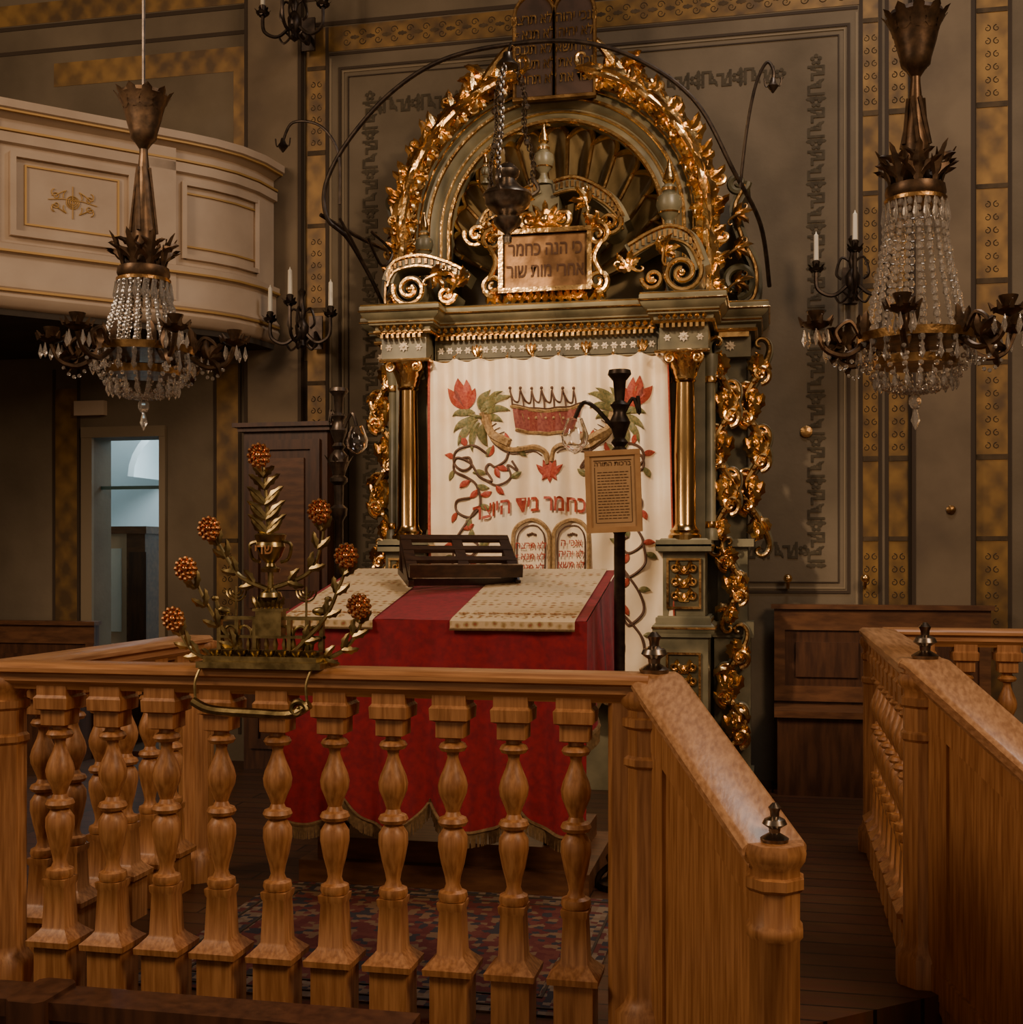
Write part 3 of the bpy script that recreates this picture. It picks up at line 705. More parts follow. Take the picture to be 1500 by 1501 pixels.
for s in(-1,1):
    def m_(px,py): return (px if s<0 else 2*mc-px, py-(0 if s<0 else 4))
    def A(a): return a if s<0 else pi-a
    K=-s
    es([m_(*p) for p in[(706,605),(712,625),(728,648),(752,660),(780,655),(798,662),(803,680)]],.018,'embroidery_trunks','emb_brown')
    es([m_(*p) for p in[(712,608),(722,636),(748,650)]],.034,'embroidery_trunks','emb_brown')
    for q in range(7):
        x=712+q*5.5; y=612+q*6; es([m_(x-6,y+3),m_(x+6,y-3)],.003,'embroidery_outline','emb_dark')
    es([m_(*p) for p in[(712,632),(726,652),(752,666),(780,661),(795,668)]],.004,'embroidery_outline','emb_dark')
    es([m_(*p) for p in[(748,655),(742,675),(728,685),(716,680),(712,690),(722,705),(705,700),(692,680),(672,672),(668,690),(685,700),(700,712),(705,740),(690,758),(672,750),(672,735),(690,730)]],.009,'embroidery_vines','emb_dark')
    es([m_(*p) for p in[(716,668),(700,655),(684,655),(670,664),(668,680),(680,690),(692,684),(690,672),(680,672)]],.009,'embroidery_vines','emb_dark')
    es([m_(*p) for p in[(705,700),(730,712),(750,700),(745,682),(760,690),(752,676)]],.008,'embroidery_vines','emb_dark')
    es([m_(*p) for p in[(700,745),(680,775),(668,800),(690,815),(702,800),(690,790)]],.009,'embroidery_vines','emb_dark')
    es([m_(*p) for p in[(668,800),(665,830),(690,850),(700,835),(675,870),(668,900),(690,920),(698,905),(672,935),(665,965)]],.009,'embroidery_vines','emb_dark')
    fx,fy=m_(683,600)
    for d,l,w,c in((-.85,34,15,'emb_red'),(-.4,44,17,'emb_red'),(.1,46,18,'emb_red'),(.6,42,16,'emb_red'),(-.15,34,9,'emb_purple'),(.35,32,9,'emb_purple')): el(fx,fy,A(pi/2+.25+d),l,w,'embroidery_flowers' if c=='emb_red' else 'embroidery_flower_shade',c,k=.3*K*(-1 if d>0 else 1))
    el(fx,fy-8,A(pi/2+.2),22,10,'embroidery_flower_hearts','emb_brown')
    es([m_(683,600),m_(690,608),m_(706,612)],.010,'embroidery_stem','emb_green')
    for bx,by,an,l in((706,604,1.15,46),(708,602,.85,50),(708,606,.5,42),(704,600,1.5,34),(710,612,.15,30)):
        x,y=m_(bx,by); el(x,y,A(an),l,11,'embroidery_leaves','emb_green',k=-.9*K)
        es([(x,y),(x+cos(A(an))*l*.5,y-sin(A(an))*l*.5)],.003,'embroidery_outline','emb_dark')
    for bx,by,an,l in((704,612,3.3,46),(702,616,3.7,50),(704,620,4.1,46),(698,606,2.9,36),(708,622,4.5,34)):
        x,y=m_(bx,by); el(x,y,A(an),l,11,'embroidery_leaves','emb_green',k=.9*K)
        es([(x,y),(x+cos(A(an))*l*.5,y-sin(A(an))*l*.5)],.003,'embroidery_outline','emb_dark')
    for bx,by,an,c in((742,652,1.4,'r'),(760,655,5.2,'g'),(722,655,3.9,'g'),(716,668,.9,'r'),(700,712,5.9,'g'),(690,705,3.6,'r'),(730,712,5.2,'r'),(668,672,2.6,'r'),(668,690,3.9,'g'),(690,730,.6,'r'),(704,740,5.8,'g'),(672,752,3.9,'r'),(690,792,1.2,'g'),(668,800,2.9,'r'),(702,800,.2,'g'),(690,850,5,'r'),(675,868,3,'g'),(690,905,1,'r'),(668,935,3,'g'),(700,835,.6,'g'),(684,655,1.8,'r'),(728,685,4.9,'r'),(750,700,.3,'g'),(745,690,2.6,'r'),(705,726,.1,'r'),(712,694,2.9,'g'),(690,758,4.4,'g'),(680,775,.2,'r'),(664,815,3.4,'g'),(690,815,5,'r')):
        x,y=m_(bx,by); el(x,y,A(an),18,9,'embroidery_buds' if c=='r' else 'embroidery_leaves','emb_red' if c=='r' else 'emb_green',k=.5*K)
for d in(-.8,-.35,0,.35,.8): el(806,700,pi/2+d,28,10,'embroidery_flowers','emb_red')
for d in(-.6,0,.6): el(806,688,-pi/2+d,20,8,'embroidery_flowers','emb_red')
o.p('embroidery_crown_band','emb_purple')
N=14
cb=[];
for i in range(N+1):
    t=i/N; x=752+102*t; y0=600+6*sin(pi*t); y1=628+5*sin(pi*t)
    for w in range(5): cb.append(E(x+(757+90*t-x)*w/4,y0-4+(y1-y0+4)*w/4,.012))
o.add(cb,[(5*i+w,5*i+w+1,5*i+w+6,5*i+w+5) for i in range(N) for w in range(4)])
es([(750,596),(775,600),(800,603),(830,600),(856,594)],.012,'embroidery_crown_gold','emb_brown')
es([(752,593),(775,597),(800,599),(830,596),(856,590)],.005,'embroidery_crown','emb_dark')
es([(757,630),(785,634),(820,634),(847,626)],.012,'embroidery_crown_gold','emb_brown')
for i in range(7):
    x=752+i*15.5; es([(x,598),(x-1,585),(x-4,572)],.006,'embroidery_crown','emb_dark')
    if i<6: es([(x-4,574),(x+2,587),(x+9,589),(x+11,573)],.006,'embroidery_crown','emb_dark')
    o.p('embroidery_crown','emb_dark'); o.ball(E(x-4,569),.011,6)
for i in range(6):
    es([(765+i*14,606+i%2*2),(769+i*14,622)],.005,'embroidery_crown_gold','emb_brown')
    o.p('embroidery_crown_gold','emb_brown'); o.ball(E(774+i*13,613,.014),.010,6,sy=.5)
o.p('embroidery_text','emb_red')
def txt(l,size,px,py,curve=0,off=0,sx=1):
    def f(a,b):
        x,z=xz(px,py,7.72); x+=a*sx; z+=b-curve*(a*a); return (x,cyf(x,z)-.018,z)
    o.text(heb(l),size,f,off)
txt("הנה כחמר ביד היוצר",.145,802,748,.18,.003,.78)
for c in(780,838):
    es([(c-26,838),(c-26,790),(c-22,774),(c-10,764),(c+2,762),(c+14,766),(c+23,776),(c+26,790),(c+26,838)],.014,'embroidery_tablets','emb_brown')
    es([(c-20,836),(c-20,790),(c-12,774),(c,770),(c+12,774),(c+20,790),(c+20,836)],.005,'embroidery_tablets_inner','emb_dark')
    o.p('embroidery_crown','emb_dark')
    for k in range(-2,3): o.ball(E(c+k*3,782+abs(k)),.009,5)
    o.p('embroidery_text','emb_red')
for i,(a,b) in enumerate((("אנכי ה","לא תרצח"),("לא יהיה","לא תנאף"),("לא תשא","לא תגנב"))):
    txt(b,.062,780,804+i*16,0,.001,.85); txt(a,.062,838,800+i*16,0,.001,.85)

# =====================  IRON ARCH + SANCTUARY LAMP  =====================
o=Obj('iron_lamp_arch',(cx,7.6,3.5)); o.p('arch_rod','iron')
def P3(px,py,Y): x,z=xz(px,py,Y); return (x,Y,z)
o.tube([P3(*q) for q in[(568,462,7.95),(545,410,7.7),(510,350,7.5),(480,320,7.4),(478,270,7.4),(512,205,7.4),(575,135,7.4),(650,88,7.4),(745,66,7.4),(850,62,7.4),(940,90,7.4),(1020,150,7.4),(1075,250,7.5),(1115,330,7.8),(1128,420,8.1)]],.014,8,sm=8)
o.tube([P3(*q) for q in[(580,372,8.1),(530,350,7.7),(470,315,7.4)]],.013,7,sm=5)
o.tube([P3(*q) for q in[(540,350,7.6),(560,390,7.8),(575,370,7.9),(545,340,7.7)]],.010,6,sm=5)
o.tube([P3(*q) for q in[(498,300,7.4),(496,225,7.4),(470,185,7.4),(430,180,7.4),(415,208,7.4)]],.009,7,sm=6)
o.tube([P3(*q) for q in[(1085,275,7.55),(1095,190,7.5),(1108,125,7.5),(1124,92,7.5),(1134,105,7.5),(1132,125,7.5)]],.010,7,sm=6)
o.tube([P3(*q) for q in[(498,320,7.4),(520,360,7.5),(540,400,7.7)]],.010,6,sm=5)
for q in((415,210,7.4),(1133,122,7.5)):
    p=P3(*q); o.lathe([(-.06,.005),(-.04,.02),(-.02,.035),(.0,.02),(.03,.012)],p,8)
    for d in(-1,1): o.tube([p,(p[0]+d*.04,p[1],p[2]-.02),(p[0]+d*.05,p[1],p[2]+.03)],.005,5,sm=4)
o=Obj('hanging_sanctuary_lamp',P3(745,300,7.2)); 
lx,lz=xz(744,300,7.2); ly=7.2; zt=Zp(744,70,7.4)
o.p('canopy','silver'); zc=Zp(744,88,7.2)
o.lathe([(0,.02),(.01,.07),(.03,.06),(.06,.03),(.09,.025),(.10,.01)],(lx,ly,zc-.05),14)
o.tube([(lx,ly,zc+.03),(lx,7.3,zt-.02),(lx,7.39,zt-.015)],.008,6)
o.p('chains','silver'); zb=lz+.14
for k in range(3):
    a=k*2*pi/3+.4; N=26
    for i in range(N+1):
        t=i/N; r=.05+.09*sin(pi*t*.6)+.02*sin(t*9); c=(lx+r*cos(a),ly+r*sin(a),zc-.05+(zb-zc+.05)*t)
        M0=o.T; o.T=Matrix.Translation(c)@Matrix.Rotation(a+(pi/2 if i%2 else 0),4,'Z'); o.tube([(.015*cos(q*pi/4),0,.024*sin(q*pi/4)) for q in range(8)],.0045,4,closed=True); o.T=M0
    for zz in(.33,.62):
        r=.12; o.ball((lx+r*cos(a),ly+r*sin(a),zb+(zc-zb)*zz),.022,7)
o.p('bowl','silver')
o.lathe([(-.24,.005),(-.23,.025),(-.20,.03),(-.18,.015),(-.16,.04),(-.12,.08),(-.09,.09),(-.07,.05),(-.04,.10),(0,.135),(.04,.14),(.05,.15),(.07,.14),(.09,.10),(.13,.06),(.15,.05),(.17,.07),(.20,.075),(.23,.05),(.25,.02)],(lx,ly,lz),20)
for k in range(3):
    a=k*2*pi/3+.4; o.tube([(lx+.13*cos(a),ly+.13*sin(a),lz+.05),(lx+.19*cos(a),ly+.19*sin(a),lz+.10),(lx+.15*cos(a),ly+.15*sin(a),lz+.17)],.012,6,sm=5)

# =====================  CHANDELIERS  =====================
def chandelier(px,Y,ring,ztop,bottom,R):
    x=X(px,Y); o=Obj('crystal_chandelier',(x,Y,bottom)); c=(x,Y,0); K=.53
    o.p('suspension','iron'); o.tube([(x,Y,ztop+.2),(x,Y,7)],.009,6); o.tube([(x,Y,ring+.1),(x,Y,ztop)],.018,7)
    o.p('canopy_cup','dark_bronze')
    o.lathe([(-.03,.02),(0,.04),(.02,.06),(.05,.065),(.12,.085),(.19,.10),(.22,.12),(.24,.11),(.23,.05)],(x,Y,ztop),14)
    for k in range(10):
        o.T=Matrix.Translation((x,Y,ztop+.15))@Matrix.Rotation(k*2*pi/10,4,'Z'); o.leaf(0,0,-.09,pi/2,.10,.07,b=.01,tip=.05)
    o.T=Matrix.Identity(4)
    o.p('rope_sleeve','dark_bronze'); o.lathe([(ring+.10,.05),(ring+.2,.058),(ztop-.2,.035),(ztop-.05,.02),(ztop,.02)],c,12)
    for k in range(6):
        a=k*pi/3; o.tube([(x+.03*cos(a),Y+.03*sin(a),ztop-.12),(x+.06*cos(a+.6),Y+.06*sin(a+.6),ring+.2)],.01,5)
    o.p('crown_leaves','dark_bronze'); o.lathe([(ring-.02,.115),(ring,.125),(ring+.03,.12),(ring+.03,.10)],c,20)
    o.lathe([(ring+.02,.11),(ring+.05,.06),(ring+.12,.05)],c,14)
    for k in range(8):
        o.T=Matrix.Translation((x,Y,ring+.02))@Matrix.Rotation(k*pi/4,4,'Z'); o.leaf(0,0,-.10,pi/2,.17,.05,b=.015,tip=.06,n=8)
        for d in(-1,1): o.leaf(0,.02,-.10,pi/2+d*.45,.12,.035,k=d*1.0,b=.01,tip=.05); o.leaf(0,.08,-.112,pi/2+d*.4,.08,.03,k=d*1.2,b=.01,tip=.04)
    o.T=Matrix.Identity(4)
    o.p('ring_band','gold_dull'); o.lathe([(ring-.045,.118),(ring-.04,.128),(ring-.025,.128),(ring-.02,.118)],c,24)
    o.p('crystal_strands','crystal'); ns=20; H=ring-bottom-.30
    zr=bottom+.30
    for k in range(ns):
        a=2*pi*k/ns; n=19
        for i in range(n):
            t=(i+.5)/n; r=.115+(R*K-.115)*(t**1.5); z=ring-.04-H*t
            o.ball((x+r*cos(a),Y+r*sin(a),z),.0105 if i%3 else .015,6,sz=1.3)
        o.lathe([(-.10,.002),(-.07,.013),(0,.002)],(x+.13*cos(a+.2),Y+.13*sin(a+.2),ring-.04),5)
    for k in range(ns):
        a=2*pi*k/ns; n=9
        for i in range(n):
            t=(i+.5)/n; r=R*K*cos(t*pi/2)**.7; z=zr-.22*sin(t*pi/2)
            o.ball((x+r*cos(a),Y+r*sin(a),z),.012,6)
    for k in range(20):
        a=2*pi*k/20
        for rr_,zz_ in((R*(K+.02),zr-.03),(R*(K-.15),zr-.13)):
            o.lathe([(-.085,.002),(-.062,.013),(-.03,.006),(0,.002)],(x+rr_*cos(a),Y+rr_*sin(a),zz_),5)
    o.ball((x,Y,bottom+.04),.028,8,sz=1.3); o.lathe([(-.10,.002),(-.06,.02),(0,.004)],(x,Y,bottom+.02),6)
    o.p('rings','gold_dull')
    for r,z in((R*K,zr),(R*(K-.15),zr-.10)):
        o.lathe([(z-.015,r-.01),(z-.015,r+.008),(z+.02,r+.012),(z+.02,r-.01)],c,32)
    for k in range(6):
        a=2*pi*k/6+.3
        o.p('rings','gold_dull'); o.tube([(x,Y,zr-.0),(x+R*K*cos(a),Y+R*K*sin(a),zr)],.006,5)
        o.T=Matrix.Translation((x,Y,zr))@Matrix.Rotation(a,4,'Z')
        o.p('arms','dark_bronze'); o.tube([(R*.45,0,0),(R*.68,0,-.07),(R*.9,0,-.05),(R*1.0,0,.03)],.013,6,sm=6)
        o.tube([(R*.55,0,0),(R*.66,0,.07),(R*.8,0,.03),(R*.76,0,-.02)],.010,6,sm=6)
        o.lathe([(0,.012),(.015,.045),(.03,.065),(.035,.02),(.055,.028),(.07,.035),(.08,.038),(.08,.02)],(R*1.0,0,.03),12)
        for w in range(8):
            b=w*pi/4; o.tube([(R+.055*cos(b),.055*sin(b),.055),(R+.075*cos(b),.075*sin(b),.085)],(.014,.003),4)
        o.p('arm_leaves','dark_bronze')
        for d in(.3,1.2,2.1,-.6): o.leaf(R*.72,-.03,0,d,.10,.05,k=-1,b=.02)
        o.leaf(R*K,.0,-.02,pi/2,.11,.045,b=.015,tip=.02); o.leaf(R*K,.0,.02,pi/2,.11,.045,b=-.015,tip=-.02)
        o.p('crystal_strands','crystal')
        for w in range(5):
            b=w*2*pi/5; o.lathe([(-.07,.002),(-.045,.012),(0,.002)],(R+.05*cos(b),.05*sin(b),.03),5)
        for i in range(9): t=i/8; o.ball((R*K+(R*(.98-K))*t,0,-.02-.12*sin(pi*t)+.03*t),.010,5)
        o.T=Matrix.Identity(4)
chandelier(1342,5.4,3.04,3.56,2.13,.43)
chandelier(211,5.4,2.87,3.50,2.20,.43)

# =====================  SCONCES  =====================
def sconce(px,py,Y,wall):
    x,z=xz(px,py,Y); o=Obj('candelabra_wall_sconce',(x,Y,z)); o.p('arms','iron')
    o.lathe([(-.16,.008),(-.14,.03),(-.10,.02),(-.06,.045),(0,.05),(.05,.02),(.10,.03),(.13,.02),(.2,.015),(.24,.03),(.26,.015)],(x,Y,z),12)
    o.tube([(x,Y,z-.05),(x+.04,(Y+wall)/2,z-.12),(x,wall-.01,z)],.016,7,sm=6); o.box(x-.05,x+.05,wall-.02,wall,z-.12,z+.12)
    ps=[(-.23,-.02,.03),(0,-.22,.10),(.22,-.02,.05)]
    for dx,dy,dz in ps:
        c=(x+dx,Y+dy,z+dz)
        o.p('arms','iron')
        o.tube([(x,Y,z-.02),(x+dx*.5,Y+dy*.5,z-.12),(x+dx*.95,Y+dy*.95,z-.08),c],.013,6,sm=6)
        o.tube([(x,Y,z+.08),(x+dx*.3,Y+dy*.3,z+.12),(x+dx*.45,Y+dy*.45,z+.02),(x+dx*.3,Y+dy*.3,z-.02)],.009,5,sm=6)
        o.tube([(x+dx*.5,Y+dy*.5,z-.12),(x+dx*.35,Y+dy*.35,z-.17),(x+dx*.15,Y+dy*.15,z-.13),(x+dx*.3,Y+dy*.3,z-.09)],.008,5,sm=6)
        o.lathe([(0,.008),(.01,.04),(.025,.05),(.03,.02),(.05,.022),(.07,.026),(.08,.015)],c,10)
        for k in range(6):
            o.T=Matrix.Translation(c)@Matrix.Rotation(k*pi/3,4,'Z'); o.leaf(.0,.0,-.03,pi/2,.05,.03,b=.0,tip=.03)
        o.T=Matrix.Identity(4)
        o.p('candles','candle'); o.lathe([(.06,.017),(.24,.015),(.25,.006),(.265,.002)],c,8)
sconce(443,478,8.15,8.43); sconce(1250,405,8.2,8.49); sconce(432,28,8.15,8.43)

# =====================  LEFT CABINET, BENCHES  =====================
o=Obj('wooden_cabinet',(X(420,8.2),8.3,0)); a,b=X(352,8.2),X(486,8.2)
ztc=Zp(420,620,8.2); o.p('carcass','wood_dark'); o.box(a+.03,b-.03,8.2,8.43,0,ztc-.06)
o.p('cornice','wood_dark'); o.box(a,b,8.16,8.43,ztc-.06,ztc-.03); o.box(a-.03,b+.03,8.13,8.43,ztc-.03,ztc)
for z0,z1 in((.15,1.05),(1.15,ztc-.12)):
    o.p('door_frames','wood_dark')
    for x0,x1,c,d in((a+.08,a+.15,z0,z1),(b-.15,b-.08,z0,z1),(a+.15,b-.15,z0,z0+.07),(a+.15,b-.15,z1-.07,z1)): o.box(x0,x1,8.175,8.2,c,d)
    o.p('door_panels','wood_mid'); o.box(a+.2,b-.2,8.185,8.2,z0+.13,z1-.13)
def bench(x0,x1,H,name):
    o=Obj(name,((x0+x1)/2,8.2,0)); o.p('back','wood_dark'); o.box(x0,x1,8.38,8.43,0,H-.03)
    o.p('cap_rail','wood_mid'); o.box(x0-.02,x1+.02,8.33,8.43,H-.03,H); o.box(x0,x1,8.36,8.38,H-.17,H-.03)
    n=max(1,round((x1-x0)/.75)); w=(x1-x0)/n
    for i in range(n):
        a=x0+i*w; o.box(a+.001,a+.07,8.355,8.38,.56,H-.17); o.box(a+w-.07,a+w-.001,8.355,8.38,.56,H-.17); o.box(a+.07,a+w-.07,8.355,8.38,.56,.66)
        o.p('panels','wood_dark'); o.box(a+.14,a+w-.14,8.36,8.38,.72,H-.25); o.p('cap_rail','wood_mid')
    o.p('seat','wood_mid'); o.box(x0,x1,7.95,8.36,.5,.54); o.p('seat_box','wood_dark'); o.box(x0+.02,x1-.02,8.0,8.36,.0,.5)
    return o
o=bench(X(1128,8.2)+.03,X(1455,8.3),1.2,'wall_bench')
o=bench(-6.8,X(132,8.3),1.03,'wall_bench')
for p in((1155,852),(1268,852)):
    q=P3(p[0],p[1],8.42); h=Obj('brass_coat_hook',q); h.p('plate','gold_dull'); h.tube([(q[0],8.49,q[2]-.04),(q[0],8.44,q[2]-.04),(q[0],8.40,q[2])],.012,6,sm=4); h.p('knob','gold'); h.ball((q[0],8.40,q[2]+.02),.03,10)

# =====================  READING TABLE  =====================
tx0,tx1,ty0,ty1=-2.22,-.80,5.3,6.35
def tz_(y): return 1.235+.2*(y-5.3)
o=Obj('reading_table',((tx0+tx1)/2,5.8,0))
o.p('plinth','wood_mid'); o.box(tx0+.05,tx1-.0,5.42,6.3,0,.10); o.box(tx0+.12,tx1-.08,5.48,6.24,.10,.2)
o.p('legs','wood_dark')
for x in(tx0+.2,tx1-.18):
    for y in(5.55,6.15): o.lathe([(.2,.05),(.26,.06),(.3,.035),(.4,.06),(.55,.04),(.6,.05),(.9,.045),(1.12,.05)],(x,y,0),12)
o.p('table_top','wood_dark'); o.add([(tx0+.02,ty0+.02,tz_(ty0)-.06),(tx1-.02,ty0+.02,tz_(ty0)-.06),(tx1-.02,ty1-.02,tz_(ty1)-.06),(tx0+.02,ty1-.02,tz_(ty1)-.06)]+[(tx0+.02,ty0+.02,tz_(ty0)-.012),(tx1-.02,ty0+.02,tz_(ty0)-.012),(tx1-.02,ty1-.02,tz_(ty1)-.012),(tx0+.02,ty1-.02,tz_(ty1)-.012)],[(0,3,2,1),(4,5,6,7),(0,1,5,4),(1,2,6,5),(2,3,7,6),(3,0,4,7)])
o.p('red_velvet_cloth','velvet')
o.grid(lambda u,v:(tx0-.008+(tx1-tx0+.016)*u,ty0-.012+(ty1-ty0+.012)*v,tz_(ty0+(ty1-ty0)*v)+.002*sin(u*20)),30,16)
def fb(u): 
    w=abs(sin(pi*(u*3.6+.15))); return .30+.13*(1-w**.7)
def front(u,v):
    x=tx0-.008+(tx1-tx0+.02)*u; zt=tz_(ty0); z=zt+(fb(u)-zt)*v
    e=min(1,min(u,1-u)*10)
    return (x+.01*v*sin(u*9)*e,ty0-.012-.03*v*(1+e*sin(u*34+.8*sin(v*3)))-.012*v*sin(u*71)*e,z)
o.grid(front,110,24)
def side(s):
    def f(u,v):
        xs=tx1 if s>0 else tx0; e=min(1,u*10)
        y=ty0-(.012+.03*v*.55)*(1-u)+(ty1-ty0)*u; zt=tz_(ty0+(ty1-ty0)*u); zb=zt-.34-.16*abs(cos(u*pi*1.5))
        return (xs+s*(.012+.02*v*(1+sin(u*22))*e),y,zt+(zb-zt)*v)
    return f
o.grid(side(1),40,10); o.grid(side(-1),40,10)
o.p('fringe','fringe')
for i in range(330):
    u=i/329; p=front(u,1); q=(p[0]+random.uniform(-.006,.006),p[1]-.004,p[2]-.065); o.tube([(p[0],p[1]-.004,p[2]+.008),q],(.0045,.003),3)
P=[front(i/110,1) for i in range(111)]; o.tube([(a,b-.004,c) for a,b,c in P],.009,5)
for s in(1,-1):
    f=side(s)
    for i in range(200):
        p=f(i/199,1); o.tube([(p[0]+s*.003,p[1],p[2]+.008),(p[0]+s*.004,p[1]+random.uniform(-.006,.006),p[2]-.07)],(.0045,.003),3)
    o.tube([(lambda p:(p[0]+s*.003,p[1],p[2]))(f(i/40,1)) for i in range(41)],.009,5)
def runner(x0,x1,name,sk=0):
    o=Obj(name,((x0+x1)/2,5.8,1.25)); 
    def f(u,v):
        x=x0+(x1-x0)*u+sk*v; L=(ty1-ty0)+.045; d=L*v
        if d<ty1-ty0: y=ty1-d; z=tz_(y)+.008
        else: y=ty0-.03-.003*sin(u*12); z=tz_(ty0)+.006-(d-(ty1-ty0))
        return (x,y,z)
    o.p('brocade_cloth','brocade'); o.grid(f,30,60)
    o.p('border_flowers','frame_wood')
    for i in range(8):
        x=x0+(x1-x0)*(i+.5)/8+sk
        for k in range(6): a=k*pi/3; o.ball((x+.018*cos(a),ty0+.09+.024*sin(a),tz_(ty0+.09)+.010),.009,5,sz=.3)
        o.ball((x,ty0+.09,tz_(ty0+.09)+.012),.009,5,sz=.3)
        for k in(-1,1): o.ball((x+k*.02,ty0+.03,tz_(ty0+.03)+.009),.007,5,sz=.3)
    o.p('edge_braid','fringe'); o.tube([(lambda p:(p[0],p[1]-.004,p[2]))(f(i/30,1)) for i in range(31)],.006,5)
runner(-1.40,-.84,'brocade_table_runner'); runner(-2.2,-1.76,'brocade_table_runner')
bx,bz=xz(668,845,6.0)
o=Obj('book_stand',(bx,6.02,tz_(6.0))); o.T=Matrix.Translation((bx,6.05,tz_(6.0)+.024))@Matrix.Rotation(radians(26),4,'Z')@Matrix.Rotation(atan2(.2,1)*.9,4,'X')@Matrix.Scale(1.05,4)
w=.27
o.p('slanted_rack','wood_black')
def sl(t): return (-.17+.30*t,.07+.13*t)
def bar(x0,x1,t0,t1,th=.018,dz=0):
    ya,za=sl(t0);yb,zb_=sl(t1); za+=dz;zb_+=dz
    o.add([(x0,ya,za),(x1,ya,za),(x1,yb,zb_),(x0,yb,zb_),(x0,ya,za-th),(x1,ya,za-th),(x1,yb,zb_-th),(x0,yb,zb_-th)],[(0,1,2,3),(4,7,6,5),(0,4,5,1),(1,5,6,2),(2,6,7,3),(3,7,4,0)])
for a,b in((0,.14),(.32,.42),(.6,.7),(.88,1)): bar(-w,w,a,b)
for x in(-w,-.02,w-.05): bar(x,x+.05,0,1,.014,-.003)
o.box(-w,w,-.20,-.17,.05,.11)
o.p('side_scrolls','wood_black')
for x in(-w+.0,w-.025):
    o.box(x,x+.025,-.17,.16,.0,.03); o.add([(x,-.15,.03),(x,-.02,.03),(x,.14,.18),(x,.12,.19),(x+.025,-.15,.03),(x+.025,-.02,.03),(x+.025,.14,.18),(x+.025,.12,.19)],[(0,1,2,3),(4,7,6,5),(0,4,5,1),(1,5,6,2),(2,6,7,3),(3,7,4,0)]); o.box(x+.002,x+.023,.10,.14,.03,.17)
o.box(-w,w,-.14,-.11,.0,.035)

# =====================  LAMP STANDS  =====================
def stand(x,y,H,arm,name='candle_lamp_stand'):
    o=Obj(name,(x,y,0)); o.p('column','iron')
    o.lathe([(0,.10),(.03,.10),(.05,.06),(.10,.05),(.14,.065),(.2,.03),(.6,.025),(.63,.035),(.66,.025),(H-.75,.026),(H-.72,.045),(H-.68,.05),(H-.66,.025),(H-.55,.028),(H-.53,.05),(H-.51,.05),(H-.49,.028),(H-.45,.045),(H-.42,.06),(H-.38,.05),(H-.35,.025),(H-.33,.04),(H-.31,.025),(H-.28,.035),(H-.24,.05),(H-.2,.03),(H-.18,.03),(H-.16,.045),(H-.14,.022),(H-.05,.03),(H-.02,.055),(H,.05)],(x,y,0),14)
    for s in(-1,1): o.tube([(x+s*.02,y,.12),(x+s*.09,y,.06),(x+s*.10,y,.0)],.014,6,sm=5)
    o.tube([(x,y,H-.3),(x+arm*.5,y-.02,H-.18),(x+arm*.8,y-.04,H-.15),(x+arm,y-.04,H-.22)],.010,6,sm=6)
    o.tube([(x,y,H-.24),(x-arm*.3,y,H-.13),(x-arm*.45,y,H-.2),(x-arm*.42,y,H-.12)],.009,6,sm=6)
    for k in range(6):
        o.T=Matrix.Translation((x,y,H-.5))@Matrix.Rotation(k*pi/3,4,'Z'); o.leaf(0,0,-.03,pi/2,.12,.05,b=.01,tip=.05)
    o.T=Matrix.Identity(4)
    o.p('glass_globe','glass'); o.lathe([(-.13,.004),(-.12,.03),(-.09,.058),(-.05,.064),(-.01,.05),(.03,.035),(.03,.031),(-.01,.046),(-.05,.060),(-.09,.054),(-.115,.03),(-.125,.002)],(x+arm,y-.04,H-.25),18)
    return o
stand(-.685,5.6,2.37,-.20); stand(X(497,6.6),6.6,2.47,.12)
sx,sz=xz(899,720,5.5); o=Obj('framed_prayer_sign',(sx,5.5,sz)); w,h=.125,.185
o.T=Matrix.Translation((sx,5.51,sz))@Matrix.Rotation(radians(-2),4,'Y')
o.p('frame','frame_wood'); o.box(-w,w,-.013,.012,h-.024,h);o.box(-w,w,-.013,.012,-h,-h+.024);o.box(-w,-w+.022,-.012,.012,-h+.024,h-.024);o.box(w-.022,w,-.012,.012,-h+.024,h-.024)
o.p('sheet','paper'); o.box(-w+.02,w-.02,-.004,.008,-h+.02,h-.02)
o.p('print','ink'); o.band([(-.085,h-.045),(.085,h-.045)],.003,-.007,-.003)
o.text(heb("ברכות התורה"),.03,lambda a,b:(a,-.006,.115+b))
for i in range(17):
    z=.085-i*.013; x=-.07
    while x<.065:
        l=random.uniform(.008,.022); o.box(x,min(x+l,.07),-.006,-.003,z,z+.003); x+=l+.005
for s in(-1,1): o.box(s*.082-.001,s*.082+.001,-.006,-.003,-.14,.11)
o.box(-.08,.08,-.006,-.003,-.142,-.14)
o.p('bracket','iron'); o.box(-.01,.01,.012,.07,-.02,.02)
o.T=Matrix.Identity(4)

